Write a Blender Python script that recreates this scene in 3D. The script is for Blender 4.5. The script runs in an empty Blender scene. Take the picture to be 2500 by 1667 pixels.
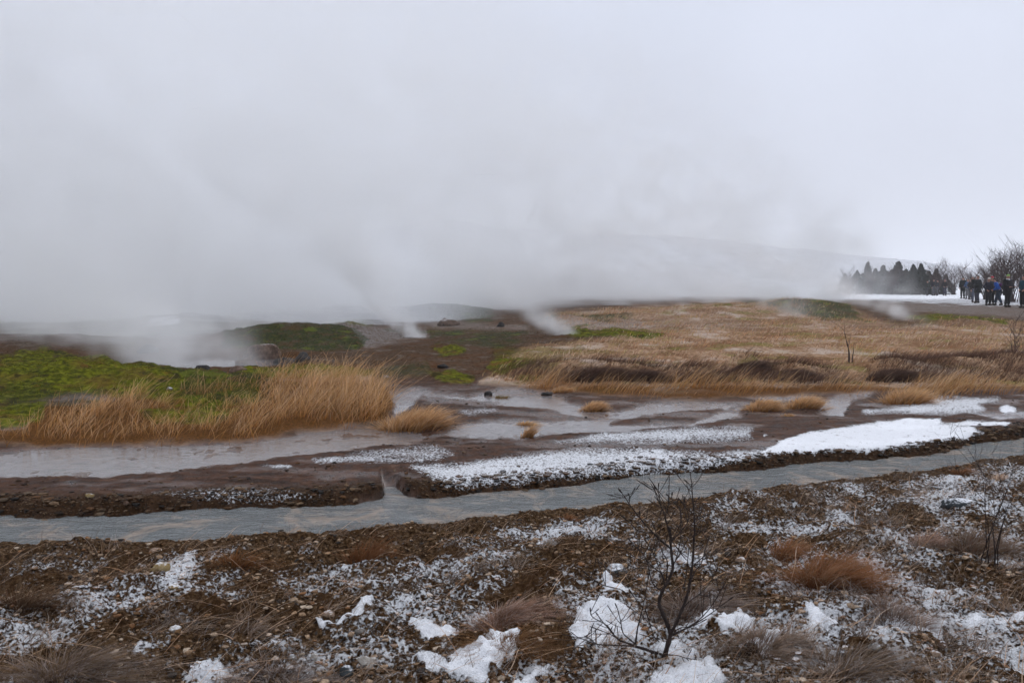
import bpy, bmesh, math, random
import numpy as np
from mathutils import Vector, Matrix, Quaternion

R = math.radians
SC = bpy.context.scene
COL = SC.collection
random.seed(7)
RNG = np.random.default_rng(7)

# ------------------------------------------------------------------ camera, world, sun, exposure
CAMH = 1.9                      # eye height above the wet flats (z = 0)
F = 1881.6                      # focal length in pixels of a 2352-wide picture
CX, CY = 1176.0, 784.0
HOR = 656.0                     # row of the horizon
PIT = math.atan((CY - HOR) / F)
cam = bpy.data.cameras.new('camera')
cam.sensor_width = 36.0
cam.lens = F / 2352.0 * 36.0
cam.clip_start = 0.05
cam.clip_end = 6000.0
cam_o = bpy.data.objects.new('camera', cam)
COL.objects.link(cam_o)
cam_o.location = (0, 0, CAMH)
cam_o.rotation_euler = (math.pi / 2 - PIT, 0, 0)
SC.camera = cam_o
cam.dof.use_dof = True
cam.dof.focus_distance = 9.0
cam.dof.aperture_fstop = 7.0

SUN_EL, SUN_AZ = R(48), R(25)     # behind thick cloud: very soft
w = bpy.data.worlds.new('World')
SC.world = w
w.use_nodes = True
nt = w.node_tree
nt.nodes.clear()
wo = nt.nodes.new('ShaderNodeOutputWorld')
bg = nt.nodes.new('ShaderNodeBackground')
sky = nt.nodes.new('ShaderNodeTexSky')
sky.sky_type = 'NISHITA'
sky.sun_disc = False
sky.sun_elevation = SUN_EL
sky.sun_rotation = SUN_AZ
hs = nt.nodes.new('ShaderNodeHueSaturation')
hs.inputs['Saturation'].default_value = 0.22
hs.inputs['Value'].default_value = 0.6
nt.links.new(sky.outputs[0], hs.inputs['Color'])
tc = nt.nodes.new('ShaderNodeTexCoord')
sep = nt.nodes.new('ShaderNodeSeparateXYZ')
nt.links.new(tc.outputs['Generated'], sep.inputs[0])
cr = nt.nodes.new('ShaderNodeValToRGB')           # overcast: brighter towards the zenith
cr.color_ramp.elements[0].position = 0.0
cr.color_ramp.elements[0].color = (6.7, 6.95, 8.0, 1)
e = cr.color_ramp.elements.new(0.35)
e.color = (7.9, 8.5, 10.1, 1)
cr.color_ramp.elements[-1].position = 1.0
cr.color_ramp.elements[-1].color = (13.0, 13.6, 15.0, 1)
nt.links.new(sep.outputs['Z'], cr.inputs[0])
nz = nt.nodes.new('ShaderNodeTexNoise')           # cloud base
nz.inputs['Scale'].default_value = 2.2
nz.inputs['Detail'].default_value = 4
nt.links.new(tc.outputs['Generated'], nz.inputs['Vector'])
mr = nt.nodes.new('ShaderNodeMapRange')
mr.inputs['From Min'].default_value = 0.3
mr.inputs['From Max'].default_value = 0.7
mr.inputs['To Min'].default_value = 0.9
mr.inputs['To Max'].default_value = 1.06
nt.links.new(nz.outputs['Fac'], mr.inputs['Value'])
mul = nt.nodes.new('ShaderNodeVectorMath')
mul.operation = 'SCALE'
nt.links.new(cr.outputs[0], mul.inputs[0])
nt.links.new(mr.outputs[0], mul.inputs['Scale'])
mx = nt.nodes.new('ShaderNodeMix')
mx.data_type = 'RGBA'
mx.inputs[0].default_value = 0.9
nt.links.new(hs.outputs[0], mx.inputs[6])
nt.links.new(mul.outputs[0], mx.inputs[7])
nt.links.new(mx.outputs[2], bg.inputs['Color'])
bg.inputs['Strength'].default_value = 0.1
nt.links.new(bg.outputs[0], wo.inputs['Surface'])

sl = bpy.data.lights.new('sun', 'SUN')
sl.energy = 0.6
sl.angle = R(40)
sl.color = (1.0, 0.97, 0.93)
so = bpy.data.objects.new('sun', sl)
COL.objects.link(so)
so.rotation_euler = (math.pi / 2 - SUN_EL, 0, -SUN_AZ + math.pi)
SC.view_settings.view_transform = 'Standard'
SC.view_settings.look = 'None'
SC.view_settings.exposure = 0.0
SC.view_settings.gamma = 1.0
SC.render.engine = 'CYCLES'
cy = SC.cycles
cy.use_denoising = True
cy.use_adaptive_sampling = True
cy.adaptive_threshold = 0.03
cy.max_bounces = 14
cy.diffuse_bounces = 2
cy.glossy_bounces = 2
cy.transmission_bounces = 3
cy.volume_bounces = 9
cy.transparent_max_bounces = 8
cy.volume_step_rate = 1.5
cy.volume_max_steps = 512

# ------------------------------------------------------------------ small helpers
def tag(o, label=None, cat=None, group=None, kind=None):
    if label: o['label'] = label
    if cat: o['category'] = cat
    if group: o['group'] = group
    if kind: o['kind'] = kind
    return o

def link(name, me, parent=None, mat=None):
    o = bpy.data.objects.new(name, me)
    COL.objects.link(o)
    if parent: o.parent = parent
    if mat: me.materials.append(mat)
    return o

def mesh_np(name, V, Q, smooth=True, attrs=None, T=None):
    """V (n,3); Q (m,4) quads or (m,3) triangles."""
    me = bpy.data.meshes.new(name)
    V = np.ascontiguousarray(V, dtype=np.float32)
    Q = np.ascontiguousarray(Q, dtype=np.int32)
    k = Q.shape[1]
    me.vertices.add(len(V))
    me.vertices.foreach_set('co', V.ravel())
    me.loops.add(Q.size)
    me.loops.foreach_set('vertex_index', Q.ravel())
    me.polygons.add(len(Q))
    me.polygons.foreach_set('loop_start', np.arange(0, Q.size, k, dtype=np.int32))
    me.polygons.foreach_set('loop_total', np.full(len(Q), k, dtype=np.int32))
    me.polygons.foreach_set('use_smooth', np.full(len(Q), smooth, dtype=bool))
    me.update(calc_edges=True)
    for n, a in (attrs or {}).items():
        at = me.attributes.new(n, 'FLOAT_COLOR', 'POINT')
        at.data.foreach_set('color', np.ascontiguousarray(a, dtype=np.float32).ravel())
    return me

# ---- numpy noise
def _hash(ix, iy, seed):
    n = (ix * 374761393 + iy * 668265263 + seed * 1442695041) & 0xFFFFFFFF
    n = ((n ^ (n >> 13)) * 1274126177) & 0xFFFFFFFF
    return (n ^ (n >> 16)) & 0xFFFFFFFF

def perlin(x, y, seed=0):
    x = np.asarray(x, float); y = np.asarray(y, float)
    x0 = np.floor(x).astype(np.int64); y0 = np.floor(y).astype(np.int64)
    fx, fy = x - x0, y - y0
    u = fx * fx * fx * (fx * (fx * 6 - 15) + 10)
    v = fy * fy * fy * (fy * (fy * 6 - 15) + 10)
    def g(ix, iy, dx, dy):
        a = _hash(ix, iy, seed) * (2 * math.pi / 4294967296.0)
        return np.cos(a) * dx + np.sin(a) * dy
    a = g(x0, y0, fx, fy); b = g(x0 + 1, y0, fx - 1, fy)
    c = g(x0, y0 + 1, fx, fy - 1); d = g(x0 + 1, y0 + 1, fx - 1, fy - 1)
    return 1.5 * ((a * (1 - u) + b * u) * (1 - v) + (c * (1 - u) + d * u) * v)

def fbm(x, y, seed=0, octv=4, gain=0.5):
    s = 0; a = 1.0; t = 0
    for i in range(octv):
        s = s + a * perlin(x, y, seed + i * 17); t += a
        x = x * 2.03 + 5.1; y = y * 2.03 - 3.7; a *= gain
    return s / t

def worley(x, y, seed=0):
    """distance to the nearest jittered cell point (0..~1)"""
    x0 = np.floor(x).astype(np.int64); y0 = np.floor(y).astype(np.int64)
    best = np.full(np.shape(x), 9.0)
    for i in (-1, 0, 1):
        for j in (-1, 0, 1):
            cx = x0 + i; cyy = y0 + j
            px = cx + _hash(cx, cyy, seed) / 4294967296.0
            py = cyy + _hash(cx, cyy, seed + 99) / 4294967296.0
            best = np.minimum(best, (px - x) ** 2 + (py - y) ** 2)
    return np.sqrt(best)

def sst(a, b, x):
    t = np.clip((np.asarray(x, float) - a) / (b - a), 0, 1)
    return t * t * (3 - 2 * t)

# ---- pixel (of the 2352-wide picture) <-> world
CP, SP = math.cos(PIT), math.sin(PIT)
def at(u, v, z=0.0):
    """point of the plane z seen at pixel (u, v)"""
    dz = -(v - CY) / F
    d = np.array([(u - CX) / F, CP + dz * SP, -SP + dz * CP])
    t = (z - CAMH) / d[2]
    return Vector((d[0] * t, d[1] * t, z))

def at_y(u, v, y):
    """point at depth y seen at pixel (u, v)"""
    dz = -(v - CY) / F
    d = ((u - CX) / F, CP + dz * SP, -SP + dz * CP)
    t = y / d[1]
    return Vector((d[0] * t, y, CAMH + d[2] * t))

def pix(x, y, z):
    zz = z - CAMH
    dep = y * CP - zz * SP
    up = y * SP + zz * CP
    dep = np.maximum(dep, 0.05)
    return CX + F * x / dep, CY - F * up / dep

def sd_poly(u, v, poly):
    """signed distance (positive inside) in pixels"""
    P = np.asarray(poly, float)
    d = np.full(u.shape, 1e18); ins = np.zeros(u.shape, bool)
    n = len(P)
    for i in range(n):
        ax, ay = P[i]; bx, by = P[(i + 1) % n]
        ex, ey = bx - ax, by - ay
        wx, wy = u - ax, v - ay
        t = np.clip((wx * ex + wy * ey) / max(ex * ex + ey * ey, 1e-9), 0, 1)
        d = np.minimum(d, (wx - ex * t) ** 2 + (wy - ey * t) ** 2)
        if ay != by:
            c = ((ay > v) != (by > v)) & (u < (bx - ax) * (v - ay) / (by - ay) + ax)
            ins ^= c
    d = np.sqrt(d)
    return np.where(ins, d, -d)

def mask(u, v, poly, soft=6.0, off=0.0):
    P = np.asarray(poly, float)
    m = np.zeros(u.shape)
    lo, hi = P.min(0) - 60, P.max(0) + 60
    k = (u > lo[0]) & (u < hi[0]) & (v > lo[1]) & (v < hi[1])
    if k.any():
        o = off[k] if np.ndim(off) else off
        m[k] = sst(-soft, soft, sd_poly(u[k], v[k], P) + o)
    return m

def crop(ox, oy, s, pts):
    """points read off an enlarged crop of the photograph -> 2352-wide pixels"""
    return [((ox + a * s) * 0.9408, (oy + b * s) * 0.9408) for a, b in pts]
C5 = lambda p: crop(0, 1040, .38265, p)
C6 = lambda p: crop(800, 940, .38265, p)
C7 = lambda p: crop(1600, 940, .38265, p)
D1 = lambda p: crop(0, 1267, .27636, p)
D2 = lambda p: crop(600, 1267, .27636, p)
D3 = lambda p: crop(1250, 1267, .27636, p)
D4 = lambda p: crop(1850, 1267, .27636, p)

# ------------------------------------------------------------------ layout of the ground
ZS = -0.07                                   # level of the near stream; the flats' water is at 0
low_px = [(-900, 1262), (-300, 1252), (0, 1247), (100, 1252), (400, 1246), (600, 1232), (753, 1219), (1005, 1206), (1113, 1194),
          (1293, 1172), (1505, 1156), (1685, 1136), (1865, 1113), (2027, 1098), (2153, 1079), (2352, 1048), (2700, 1002), (3300, 940)]
up_px = [(-900, 1200), (-300, 1185), (0, 1180), (100, 1186), (250, 1184), (450, 1172), (650, 1167), (780, 1158), (870, 1153), (951, 1146),
         (1185, 1124), (1293, 1117), (1505, 1090), (1667, 1087), (1829, 1068), (2117, 1046), (2225, 1025), (2352, 1003), (2700, 965), (3300, 915)]
lowc = np.array([at(a, b, ZS)[:2] for a, b in low_px])
upc = np.array([at(a, b, ZS)[:2] for a, b in up_px])
def y_low(x): return np.interp(x, lowc[:, 0], lowc[:, 1]) + 0.07 * perlin(x * 1.7, x * 0 + 3.3, 5) + 0.03 * perlin(x * 6, x * 0 + 1.3, 6) + 0.06 * fbm(x * 12, x * 0 + 6.3, 19, 3)
def y_up(x): return np.interp(x, upc[:, 0], upc[:, 1]) + 0.08 * perlin(x * 1.3, x * 0 + 9.3, 7) + 0.05 * perlin(x * 5, x * 0 + 4.3, 8) + 0.07 * fbm(x * 13, x * 0 + 2.3, 18, 3)

WATER = [
    C5([(-900, 165), (0, 150), (300, 120), (600, 110), (1300, 100), (1750, 66), (2000, 35), (2352, -5), (2700, 0), (2700, 75),
        (2352, 120), (2000, 172), (1400, 240), (950, 290), (700, 310), (0, 320), (-900, 340)]),
    C6([(0, 255), (240, 292), (500, 300), (700, 290), (900, 230), (1150, 200), (1350, 212), (1700, 203), (1900, 150), (2050, 100),
        (2352, 90), (2700, 100), (2700, 130), (2352, 150), (2000, 190), (1800, 240), (2352, 222), (2352, 255), (1600, 297), (1300, 330), (1000, 342), (750, 320), (500, 362),
        (0, 420), (-200, 440), (-200, 290)]),
    C6([(400, 50), (560, 22), (900, 60), (1100, 20), (1250, 10), (1500, 60), (1560, 110), (1900, 170), (1700, 215), (1400, 152), (1000, 112),
        (600, 70), (545, 130), (430, 205), (400, 130)]),
    C7([(250, 222), (400, 160), (540, 148), (560, 200), (250, 242), (0, 265), (-250, 290), (-250, 270), (0, 238)]),
    C7([(1040, 170), (1050, 108), (1150, 60), (1330, 0), (1430, 20), (1350, 72), (1260, 100), (1200, 190)]),
    C7([(540, 70), (700, 50), (1000, 60), (1080, 100), (700, 100)]),
    C7([(1980, 170), (2150, 160), (2600, 150), (2600, 200), (2200, 215)]),
]
NOTCH = C6([(350, 560), (430, 590), (480, 640), (550, 690), (480, 740), (260, 770), (220, 735), (350, 690), (385, 630)])
SNOW = [  # polygon, amount, softness
    (C7([(640, 440), (800, 362), (1000, 295), (1200, 262), (1500, 238), (1600, 212), (1820, 212), (1800, 250), (2000, 258), (2090, 310), (1950, 348),
         (1700, 378), (1300, 425), (900, 438), (700, 460)]), 0.98, 5),
    (C7([(-200, 420), (0, 420), (300, 440), (450, 445), (760, 400), (900, 420), (560, 480), (450, 500), (250, 545), (0, 550), (-200, 560)]), 0.66, 7),
    (C6([(2400, 545), (1500, 600), (1200, 635), (980, 655), (780, 650), (690, 600), (530, 515), (900, 500), (1100, 460), (1500, 425), (2000, 408),
         (2400, 425)]), 0.60, 8),
    (C6([(1450, 360), (1800, 300), (2352, 275), (2700, 280), (2700, 340), (2352, 350), (1900, 372)]), 0.56, 8),
    (C7([(-150, 300), (150, 280), (350, 287), (340, 335), (0, 357), (-150, 350)]), 0.56, 6),
    (C6([(-50, 472), (400, 402), (700, 382), (800, 440), (700, 475), (300, 482)]), 0.42, 8),
    (C6([(830, 160), (1000, 150), (1090, 165), (900, 185)]), 0.45, 5),
    (C7([(1330, 165), (1600, 130), (1800, 86), (2190, 86), (2180, 100), (2060, 120), (2100, 155), (1900, 180), (1500, 172)]), 0.60, 5),
    (C7([(1850, 256), (2000, 225), (2270, 240), (2240, 262), (2000, 266)]), 0.92, 4),
    (C5([(950, 425), (1500, 392), (1900, 420), (2060, 462), (1700, 492), (1300, 482)]), 0.38, 8),
    (C5([(1680, 250), (1780, 236), (1840, 250), (1750, 262)]), 0.6, 5),
    (C5([(2000, 210), (2352, 180), (2700, 200), (2700, 232), (2352, 222), (2050, 225)]), 0.5, 5),
    (C7([(650, 308), (765, 316), (700, 332)]), 0.95, 2),
    (C7([(2210, 150), (2240, 132), (2290, 152), (2230, 168)]), 0.85, 3),
]
THICK = [  # soft snow pads on the near bank
    D3([(600, 850), (760, 800), (900, 740), (1080, 800), (1150, 1000), (1000, 1040), (880, 1080), (700, 1150), (600, 1220), (500, 1110), (560, 950)]),
    D3([(1300, 1250), (1480, 1210), (1620, 1140), (1640, 1230), (1760, 1220), (1900, 1380), (1880, 1470), (1300, 1470), (1150, 1380)]),
    D3([(940, 1260), (1200, 1230), (1290, 1290), (1250, 1360), (1000, 1300)]),
    D3([(1810, 970), (1860, 890), (2020, 820), (2160, 900), (2050, 1000), (1880, 1020)]),
    D3([(2140, 1090), (2250, 1040), (2380, 1030), (2390, 1110), (2250, 1200), (2000, 1190), (1960, 1150)]),
    D3([(1200, 1090), (1350, 1040), (1480, 1050), (1560, 1180), (1480, 1200), (1380, 1130)]),
    D3([(1690, 720), (1780, 700), (1800, 850), (1720, 980), (1600, 960), (1580, 890), (1700, 830)]),
    D3([(20, 1380), (230, 1280), (350, 1310), (150, 1470), (-100, 1470)]),
    D3([(800, 520), (960, 570), (1040, 620), (960, 700), (860, 680)]),
    D2([(1480, 880), (1620, 830), (1800, 860), (1900, 960), (1650, 1000), (1520, 950)]),
    D2([(1850, 1140), (2050, 1130), (2300, 1040), (2450, 1100), (2352, 1250), (2200, 1330), (2100, 1440), (1600, 1420), (1500, 1300), (1800, 1290)]),
    D2([(620, 980), (880, 900), (1050, 760), (1130, 760), (950, 930), (700, 1000)]),
    D4([(1130, 980), (1180, 900), (1350, 880), (1480, 850), (1640, 920), (1660, 950), (1560, 1080), (1430, 1080), (1300, 1050)]),
    D4([(1090, 860), (1200, 790), (1310, 760), (1290, 840), (1150, 880)]),
    D4([(400, 890), (520, 880), (600, 940), (720, 970), (720, 1130), (600, 1130), (600, 1020), (500, 1080), (400, 1050), (440, 960)]),
    D4([(2020, 300), (2120, 285), (2200, 350), (2290, 370), (2270, 420), (2180, 390), (2080, 380)]),
    D4([(2180, 1330), (2400, 1220), (2500, 1300), (2400, 1420), (2250, 1400)]),
    D4([(1820, 940), (1920, 880), (2100, 960), (2380, 900), (2380, 1010), (2000, 1000)]),
    D4([(-60, 1080), (80, 1020), (170, 1060), (130, 1150), (0, 1200), (-80, 1180)]),
]
CRUMB = [
    D1([(1380, 420), (1600, 350), (1700, 300), (1760, 440), (1650, 560), (1560, 640), (1370, 620), (1480, 540)]),
    D1([(1180, 1250), (1220, 1110), (1350, 1090), (1500, 1080), (1250, 1230)]),
    D1([(1640, 1420), (1750, 1300), (1950, 1300), (2050, 1360), (1800, 1460)]),
]
MOSS = [  # bright green cushions
    ([(1500, 802), (1560, 798), (1580, 806), (1520, 810)], .4),
    ([(1130, 800), (1330, 790), (1420, 815), (1250, 835), (1130, 830)], .42),
    ([(1160, 868), (1200, 862), (1260, 872), (1200, 884)], .5),
    ([(-400, 810), (0, 824), (150, 818), (300, 838), (420, 862), (560, 880), (600, 905), (590, 935), (480, 960), (350, 935), (200, 925), (60, 940), (-400, 940)], 1.0),
    ([(-300, 935), (0, 935), (110, 940), (90, 985), (-300, 1010)], 0.8),
    ([(300, 955), (420, 945), (560, 950), (500, 985), (360, 985)], .6),
    ([(560, 850), (700, 838), (860, 850), (860, 868), (720, 875), (560, 895), (520, 880)], 0.8),
    ([(1000, 800), (1040, 790), (1070, 800), (1055, 812), (1010, 810)], 0.9),
    ([(985, 858), (1040, 855), (1090, 868), (1080, 885), (1000, 880)], 0.9),
    ([(1120, 828), (1160, 818), (1230, 830), (1240, 850), (1150, 862), (1115, 850)], .8),
    ([(1290, 765), (1330, 755), (1480, 760), (1520, 770), (1400, 778), (1310, 776)], 1.0),
    ([(740, 742), (800, 734), (860, 745), (850, 752), (760, 752)], .7),
    ([(2080, 728), (2140, 722), (2250, 730), (2330, 740), (2300, 745), (2100, 742)], .9),
    ([(1540, 710), (1600, 702), (1700, 712), (1640, 718)], .7),
    ([(1780, 820), (1830, 822), (1820, 832), (1780, 830)], .6),
    ([(2000, 855), (2100, 870), (2050, 880)], .3),
]
DARKMOSS = [
    ([(1240, 740), (1262, 722), (1340, 722), (1400, 728), (1480, 730), (1400, 740)], .5),
    ([(880, 752), (1000, 757), (1230, 762), (1200, 772), (900, 768)], .35),
    ([(-400, 925), (60, 922), (240, 920), (230, 950), (120, 955), (-400, 955)], .30),
    ([(430, 895), (640, 885), (620, 930), (450, 950), (400, 930)], .34),
    ([(1100, 765), (1230, 780), (1150, 800), (1000, 790)], .4),
    ([(820, 845), (980, 830), (1000, 860), (880, 880)], .35),
    ([(505, 768), (560, 755), (640, 752), (700, 765), (780, 770), (845, 785), (820, 800), (720, 800), (620, 803), (520, 795)], 1.0),
    ([(380, 862), (460, 865), (600, 872), (640, 890), (560, 900), (430, 895)], .7),
    ([(980, 760), (1200, 765), (1190, 775), (990, 775)], .6),
    ([(-400, 715), (400, 725), (520, 745), (480, 770), (-400, 800)], .8),
    ([(880, 700), (1130, 704), (1130, 738), (900, 735)], .7),
    ([(1700, 690), (1900, 690), (2000, 740), (1880, 735), (1720, 715)], .5),
]
SINTER = [
    ([(1960, 694), (2352, 700), (2900, 706), (2900, 738), (2352, 730), (2100, 718)], .8),
    ([(560, 762), (640, 745), (800, 752), (980, 752), (990, 775), (900, 790), (840, 800), (800, 775), (700, 764), (600, 775)], 1.0),
    ([(970, 740), (1200, 745), (1220, 758), (1000, 756)], .8),
    ([(1240, 742), (1300, 746), (1420, 742), (1560, 748), (1500, 756), (1300, 758)], .9),
    ([(1225, 735), (1300, 738), (1480, 738), (1500, 752), (1300, 756), (1235, 752)], 1.0),
    ([(1500, 735), (1750, 742), (1750, 756), (1480, 754)], .5),
    ([(1950, 748), (2150, 748), (2150, 756), (1950, 756)], .5),
]
TAN = [
    ([(-500, 1020), (-500, 1000), (60, 992), (110, 945), (200, 945), (320, 930), (560, 905), (620, 880), (760, 868), (860, 870), (905, 930), (880, 968), (700, 985), (560, 1008), (250, 1018)], 1.0),
    ([(1100, 880), (1200, 800), (1450, 770), (1700, 745), (2352, 750), (3000, 752), (3000, 900), (2352, 890), (1900, 900), (1600, 915), (1400, 905), (1180, 885)], 1.0),
    ([(1240, 745), (1260, 720), (1450, 705), (1700, 690), (1950, 720), (2060, 750), (3000, 752), (3000, 760), (1500, 765), (1300, 755)], .9),
    ([(2150, 745), (3000, 735), (3000, 760), (2150, 760)], .8),
]
DIRT = [(900, 760)]

# mounds: pixel (u, v) of the base centre, radii in metres, height
def _mound(u, v, rx, ry, h, z=0.0):
    p = at(u, v, z); return (p.x, p.y, rx, ry, h)
def _mound_y(u, y, rx, ry, h): return ((u - CX) / F * y, y, rx, ry, h)
MOUNDS = [
    _mound_y(-150, 15.0, 4.6, 3.0, .27), _mound_y(160, 15.2, 1.2, 1.3, .15), _mound_y(330, 14.6, 1.8, 1.7, .10), _mound_y(60, 13.0, 3.5, 1.6, .05),
    _mound_y(520, 14.5, 2.0, 1.6, .06), _mound_y(780, 14.6, 1.6, 1.6, .06),
    _mound_y(660, 27.0, 2.6, 2.3, .46), _mound_y(790, 28.5, 1.6, 2.0, .12),
    _mound_y(430, 38, 3.0, 3.0, .35), _mound_y(120, 24, 2.6, 3.2, .30), _mound_y(-200, 24, 3.0, 3.2, .35),
    _mound_y(1000, 44, 3.4, 3.0, .62), _mound_y(800, 33, 1.0, .8, .22),
    _mound_y(1300, 33, 1.0, 1.2, .30), _mound_y(1450, 35, 2.4, 1.6, .25),
    _mound_y(1600, 38, 3.0, 2.2, .40), _mound_y(1840, 40, 3.6, 3.0, .66), _mound_y(1700, 44, 3.0, 2.0, .2),
    _mound_y(2160, 32, 2.6, .9, .20), _mound_y(2290, 31, 2.0, .9, .12),
    _mound_y(1370, 17.2, .9, .7, .20), _mound_y(1460, 16.8, .6, .6, .16), _mound_y(1590, 16.6, .55, .5, .18), _mound_y(1712, 17.8, .45, .45, .32),
    _mound_y(1820, 17.0, .7, .6, .20), _mound_y(1280, 17.6, .8, .7, .12), _mound_y(2050, 17.4, 1.0, .7, .22), _mound_y(2200, 17.8, 1.0, .8, .24),
    _mound_y(2330, 18.4, 1.0, .8, .26),
]
POOL = ((-7.3, 19.8), 2.3, 2.2)            # the hot pool among rocks on the left

def base_z(x, y):
    x = np.asarray(x, float); y = np.asarray(y, float)
    az = x / np.maximum(y, 1)
    right = sst(-0.12, 0.12, az)
    far = np.interp(y, [0, 14, 28, 47, 80, 200, 3000], [0, 0, .32, .68, .80, .9, 1.0])
    farl = np.interp(y, [0, 14, 28, 47, 80, 200, 3000], [0, 0, .12, .25, .5, .9, 1.0])
    z = 0.03 * sst(0, 1, 1) + right * far + (1 - right) * farl
    yl, yu = y_low(x), y_up(x)
    d1 = yl - y
    near = ZS - 0.08 + 0.17 * sst(-.12, .28, d1) + 0.12 * sst(.2, 3.0, d1)
    d2 = y - yu
    fz = ZS - 0.08 + (z - (ZS - 0.08)) * sst(-.10, .16, d2)
    return np.where(d1 > d2, near, fz)

def ground(x, y, full=False):
    """height of the ground, and with full the covers"""
    x = np.asarray(x, float); y = np.asarray(y, float)
    zb = base_z(x, y)
    u, v = pix(x, y, zb)
    front = y > 0.5
    u = np.where(front, u, -9999); v = np.where(front, v, 9999)
    yl, yu = y_low(x), y_up(x)
    d1, d2 = yl - y, y - yu
    isnear = d1 > 0
    flat = sst(0.1, .5, d2) * (1 - sst(13.5, 16, y))
    jit = 7 * fbm(x * 2.2, y * 2.2, 31, 4) * np.clip(10 / np.maximum(y, 1), .2, 2) + sst(12, 20, y) * 13 * fbm(x * .9, y * .45, 32, 5, .6)
    z = zb.copy()
    # water hollows in the flats
    wet = np.zeros(x.shape)
    for P in WATER: wet = np.maximum(wet, mask(u, v, P, 7, jit * 1.2))
    wet *= (~isnear)
    n1 = fbm(x * 1.1, y * 1.9, 3, 4)
    n2 = fbm(x * 9, y * 11, 4, 3)
    notch = mask(u, v, NOTCH, 6, jit + 7)
    z = z + flat * (n1 * 0.022 + n2 * 0.016 + 0.003 - 0.040 * wet)
    nk = notch * sst(-.3, -.1, d2)
    z = z * (1 - nk) + nk * (ZS - .035 + .105 * sst(.40, .95, d2))
    # cut bank of the stream is crumbly
    crumb = sst(-.2, .05, d2) * (1 - sst(.15, .6, d2)) * (1 - notch)
    z = z + crumb * (0.035 * fbm(x * 7, y * 9, 12, 4) + .012)
    # near bank: lumps, clods, stones
    nb = sst(0.0, .5, d1)
    z = z + nb * (0.10 * fbm(x * .9, y * .9, 40, 2) * sst(0, 1.5, d1) + 0.10 * fbm(x * 3.0, y * 3.0, 41, 3) + .055 * fbm(x * 11, y * 11, 42, 4, .6) + .02 * (.5 - worley(x * 14, y * 14, 43)))
    # mounds and hummocks on the far side
    for mx_, my_, rx, ry, h in MOUNDS:
        q = ((x - mx_) / rx) ** 2 + ((y - my_) / ry) ** 2
        z = z + h * np.exp(-q * 1.3)
    land = sst(15.5, 17.5, y)
    moss = np.zeros(x.shape)
    for P, a in MOSS: moss = np.maximum(moss, a * mask(u, v, P, 9, jit * 1.6))
    dmoss = np.zeros(x.shape)
    for P, a in DARKMOSS: dmoss = np.maximum(dmoss, a * mask(u, v, P, 8, jit * 1.3))
    tan = np.zeros(x.shape)
    for P, a in TAN: tan = np.maximum(tan, a * mask(u, v, P, 8, jit))
    sin = np.zeros(x.shape)
    for P, a in SINTER: sin = np.maximum(sin, a * mask(u, v, P, 6, jit))
    moss *= ~isnear; dmoss *= ~isnear
    hum = worley(x * 1.5, y * 1.5, 55)
    hum2 = worley(x * 5.5, y * 5.5, 56)
    z = z + np.maximum(moss, dmoss * .8) * (0.15 * (0.75 - hum) + .06 * (.6 - hum2) + .05 * fbm(x * 1.2, y * 1.2, 8, 3)) * (1 - flat * .5 * (1 - moss))
    rough = np.maximum(land, tan) * (~isnear)
    z = z + rough * (0.07 * fbm(x * .8, y * .8, 61, 3) + 0.025 * fbm(x * 6, y * 6, 62, 3)) * (1 - .3 * sin)
    z = z + tan * (~isnear) * 0.04 * flat
    (px, py), prx, pry = POOL
    q = ((x - px) / prx) ** 2 + ((y - py) / pry) ** 2
    pool = 1 - sst(.6, 1.15, q + .25 * perlin(x * .9, y * .9, 77))
    z = z * (1 - pool) + pool * (-.10)
    z = z + (1 - pool) * (1 - sst(1.1, 2.2, q)) * 0.05
    # farther out: gentle swells
    z = z + sst(60, 140, y) * 0.5 * fbm(x * .02, y * .02, 91, 3)
    if not full: 
        return z
    snow = np.zeros(x.shape)
    for P, a, s in SNOW: snow = np.maximum(snow, a * mask(u, v, P, s * (1.2 if a > .9 else 2.2), jit * 1.4 + (0 if a > .9 else 3)))
    snow *= (~isnear)
    # near bank: patchy snow, less by the water
    pn = fbm(x * 1.1 + 3, y * 1.1, 70, 3)
    side = sst(-3.0, 2.6, x - 0.25 * (y - 5))
    bank = (0.19 + .11 * side + .50 * pn + .30 * fbm(x * 4, y * 4, 71, 2)) * sst(.05, 1.0 - .3 * side, d1)
    thick = np.zeros(x.shape)
    for P in THICK: thick = np.maximum(thick, mask(u, v, P, 12, -2 + 26 * fbm(x * 5, y * 5, 33, 5, .65)))
    thick *= isnear
    for P in CRUMB: bank = np.maximum(bank, .80 * mask(u, v, P, 22, 20 * fbm(x * 4, y * 4, 35, 4)))
    z = z + 0.022 * thick * (1 + .5 * fbm(x * 4, y * 4, 34, 2))
    snow = np.where(isnear, np.maximum(np.clip(bank, 0, .74), thick), snow)
    # distant snow fields
    sf = sst(58, 75, y) * sst(.25, .45, x / np.maximum(y, 1)) * .95
    sf = np.maximum(sf, sst(50, 90, y) * (.45 + .5 * fbm(x * .07, y * .12, 92, 3)))
    sf = np.maximum(sf, .8 * mask(u, v, [(330, 752), (350, 743), (420, 743), (405, 749)], 3, jit * .5))
    sf = np.maximum(sf, .5 * sst(.05, -.12, x / np.maximum(y, 1)) * sst(34, 39, y + 5 * fbm(x * .2, y * .3, 93, 3)))  # snow cover added under the left steam to brighten its base
    sf = np.maximum(sf, .5 * mask(u, v, [(1980, 665), (2352, 672), (2900, 680), (2900, 720), (2200, 700), (1980, 690)], 5, jit))
    sf = np.maximum(sf, sin * .22)
    snow = np.maximum(snow, sf * (~isnear))
    snow = np.maximum(snow, .20 * tan * sst(20, 32, y))
    wetm = np.maximum(np.maximum(wet, notch), flat * sst(.015, -.012, z) * (~isnear))
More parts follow.
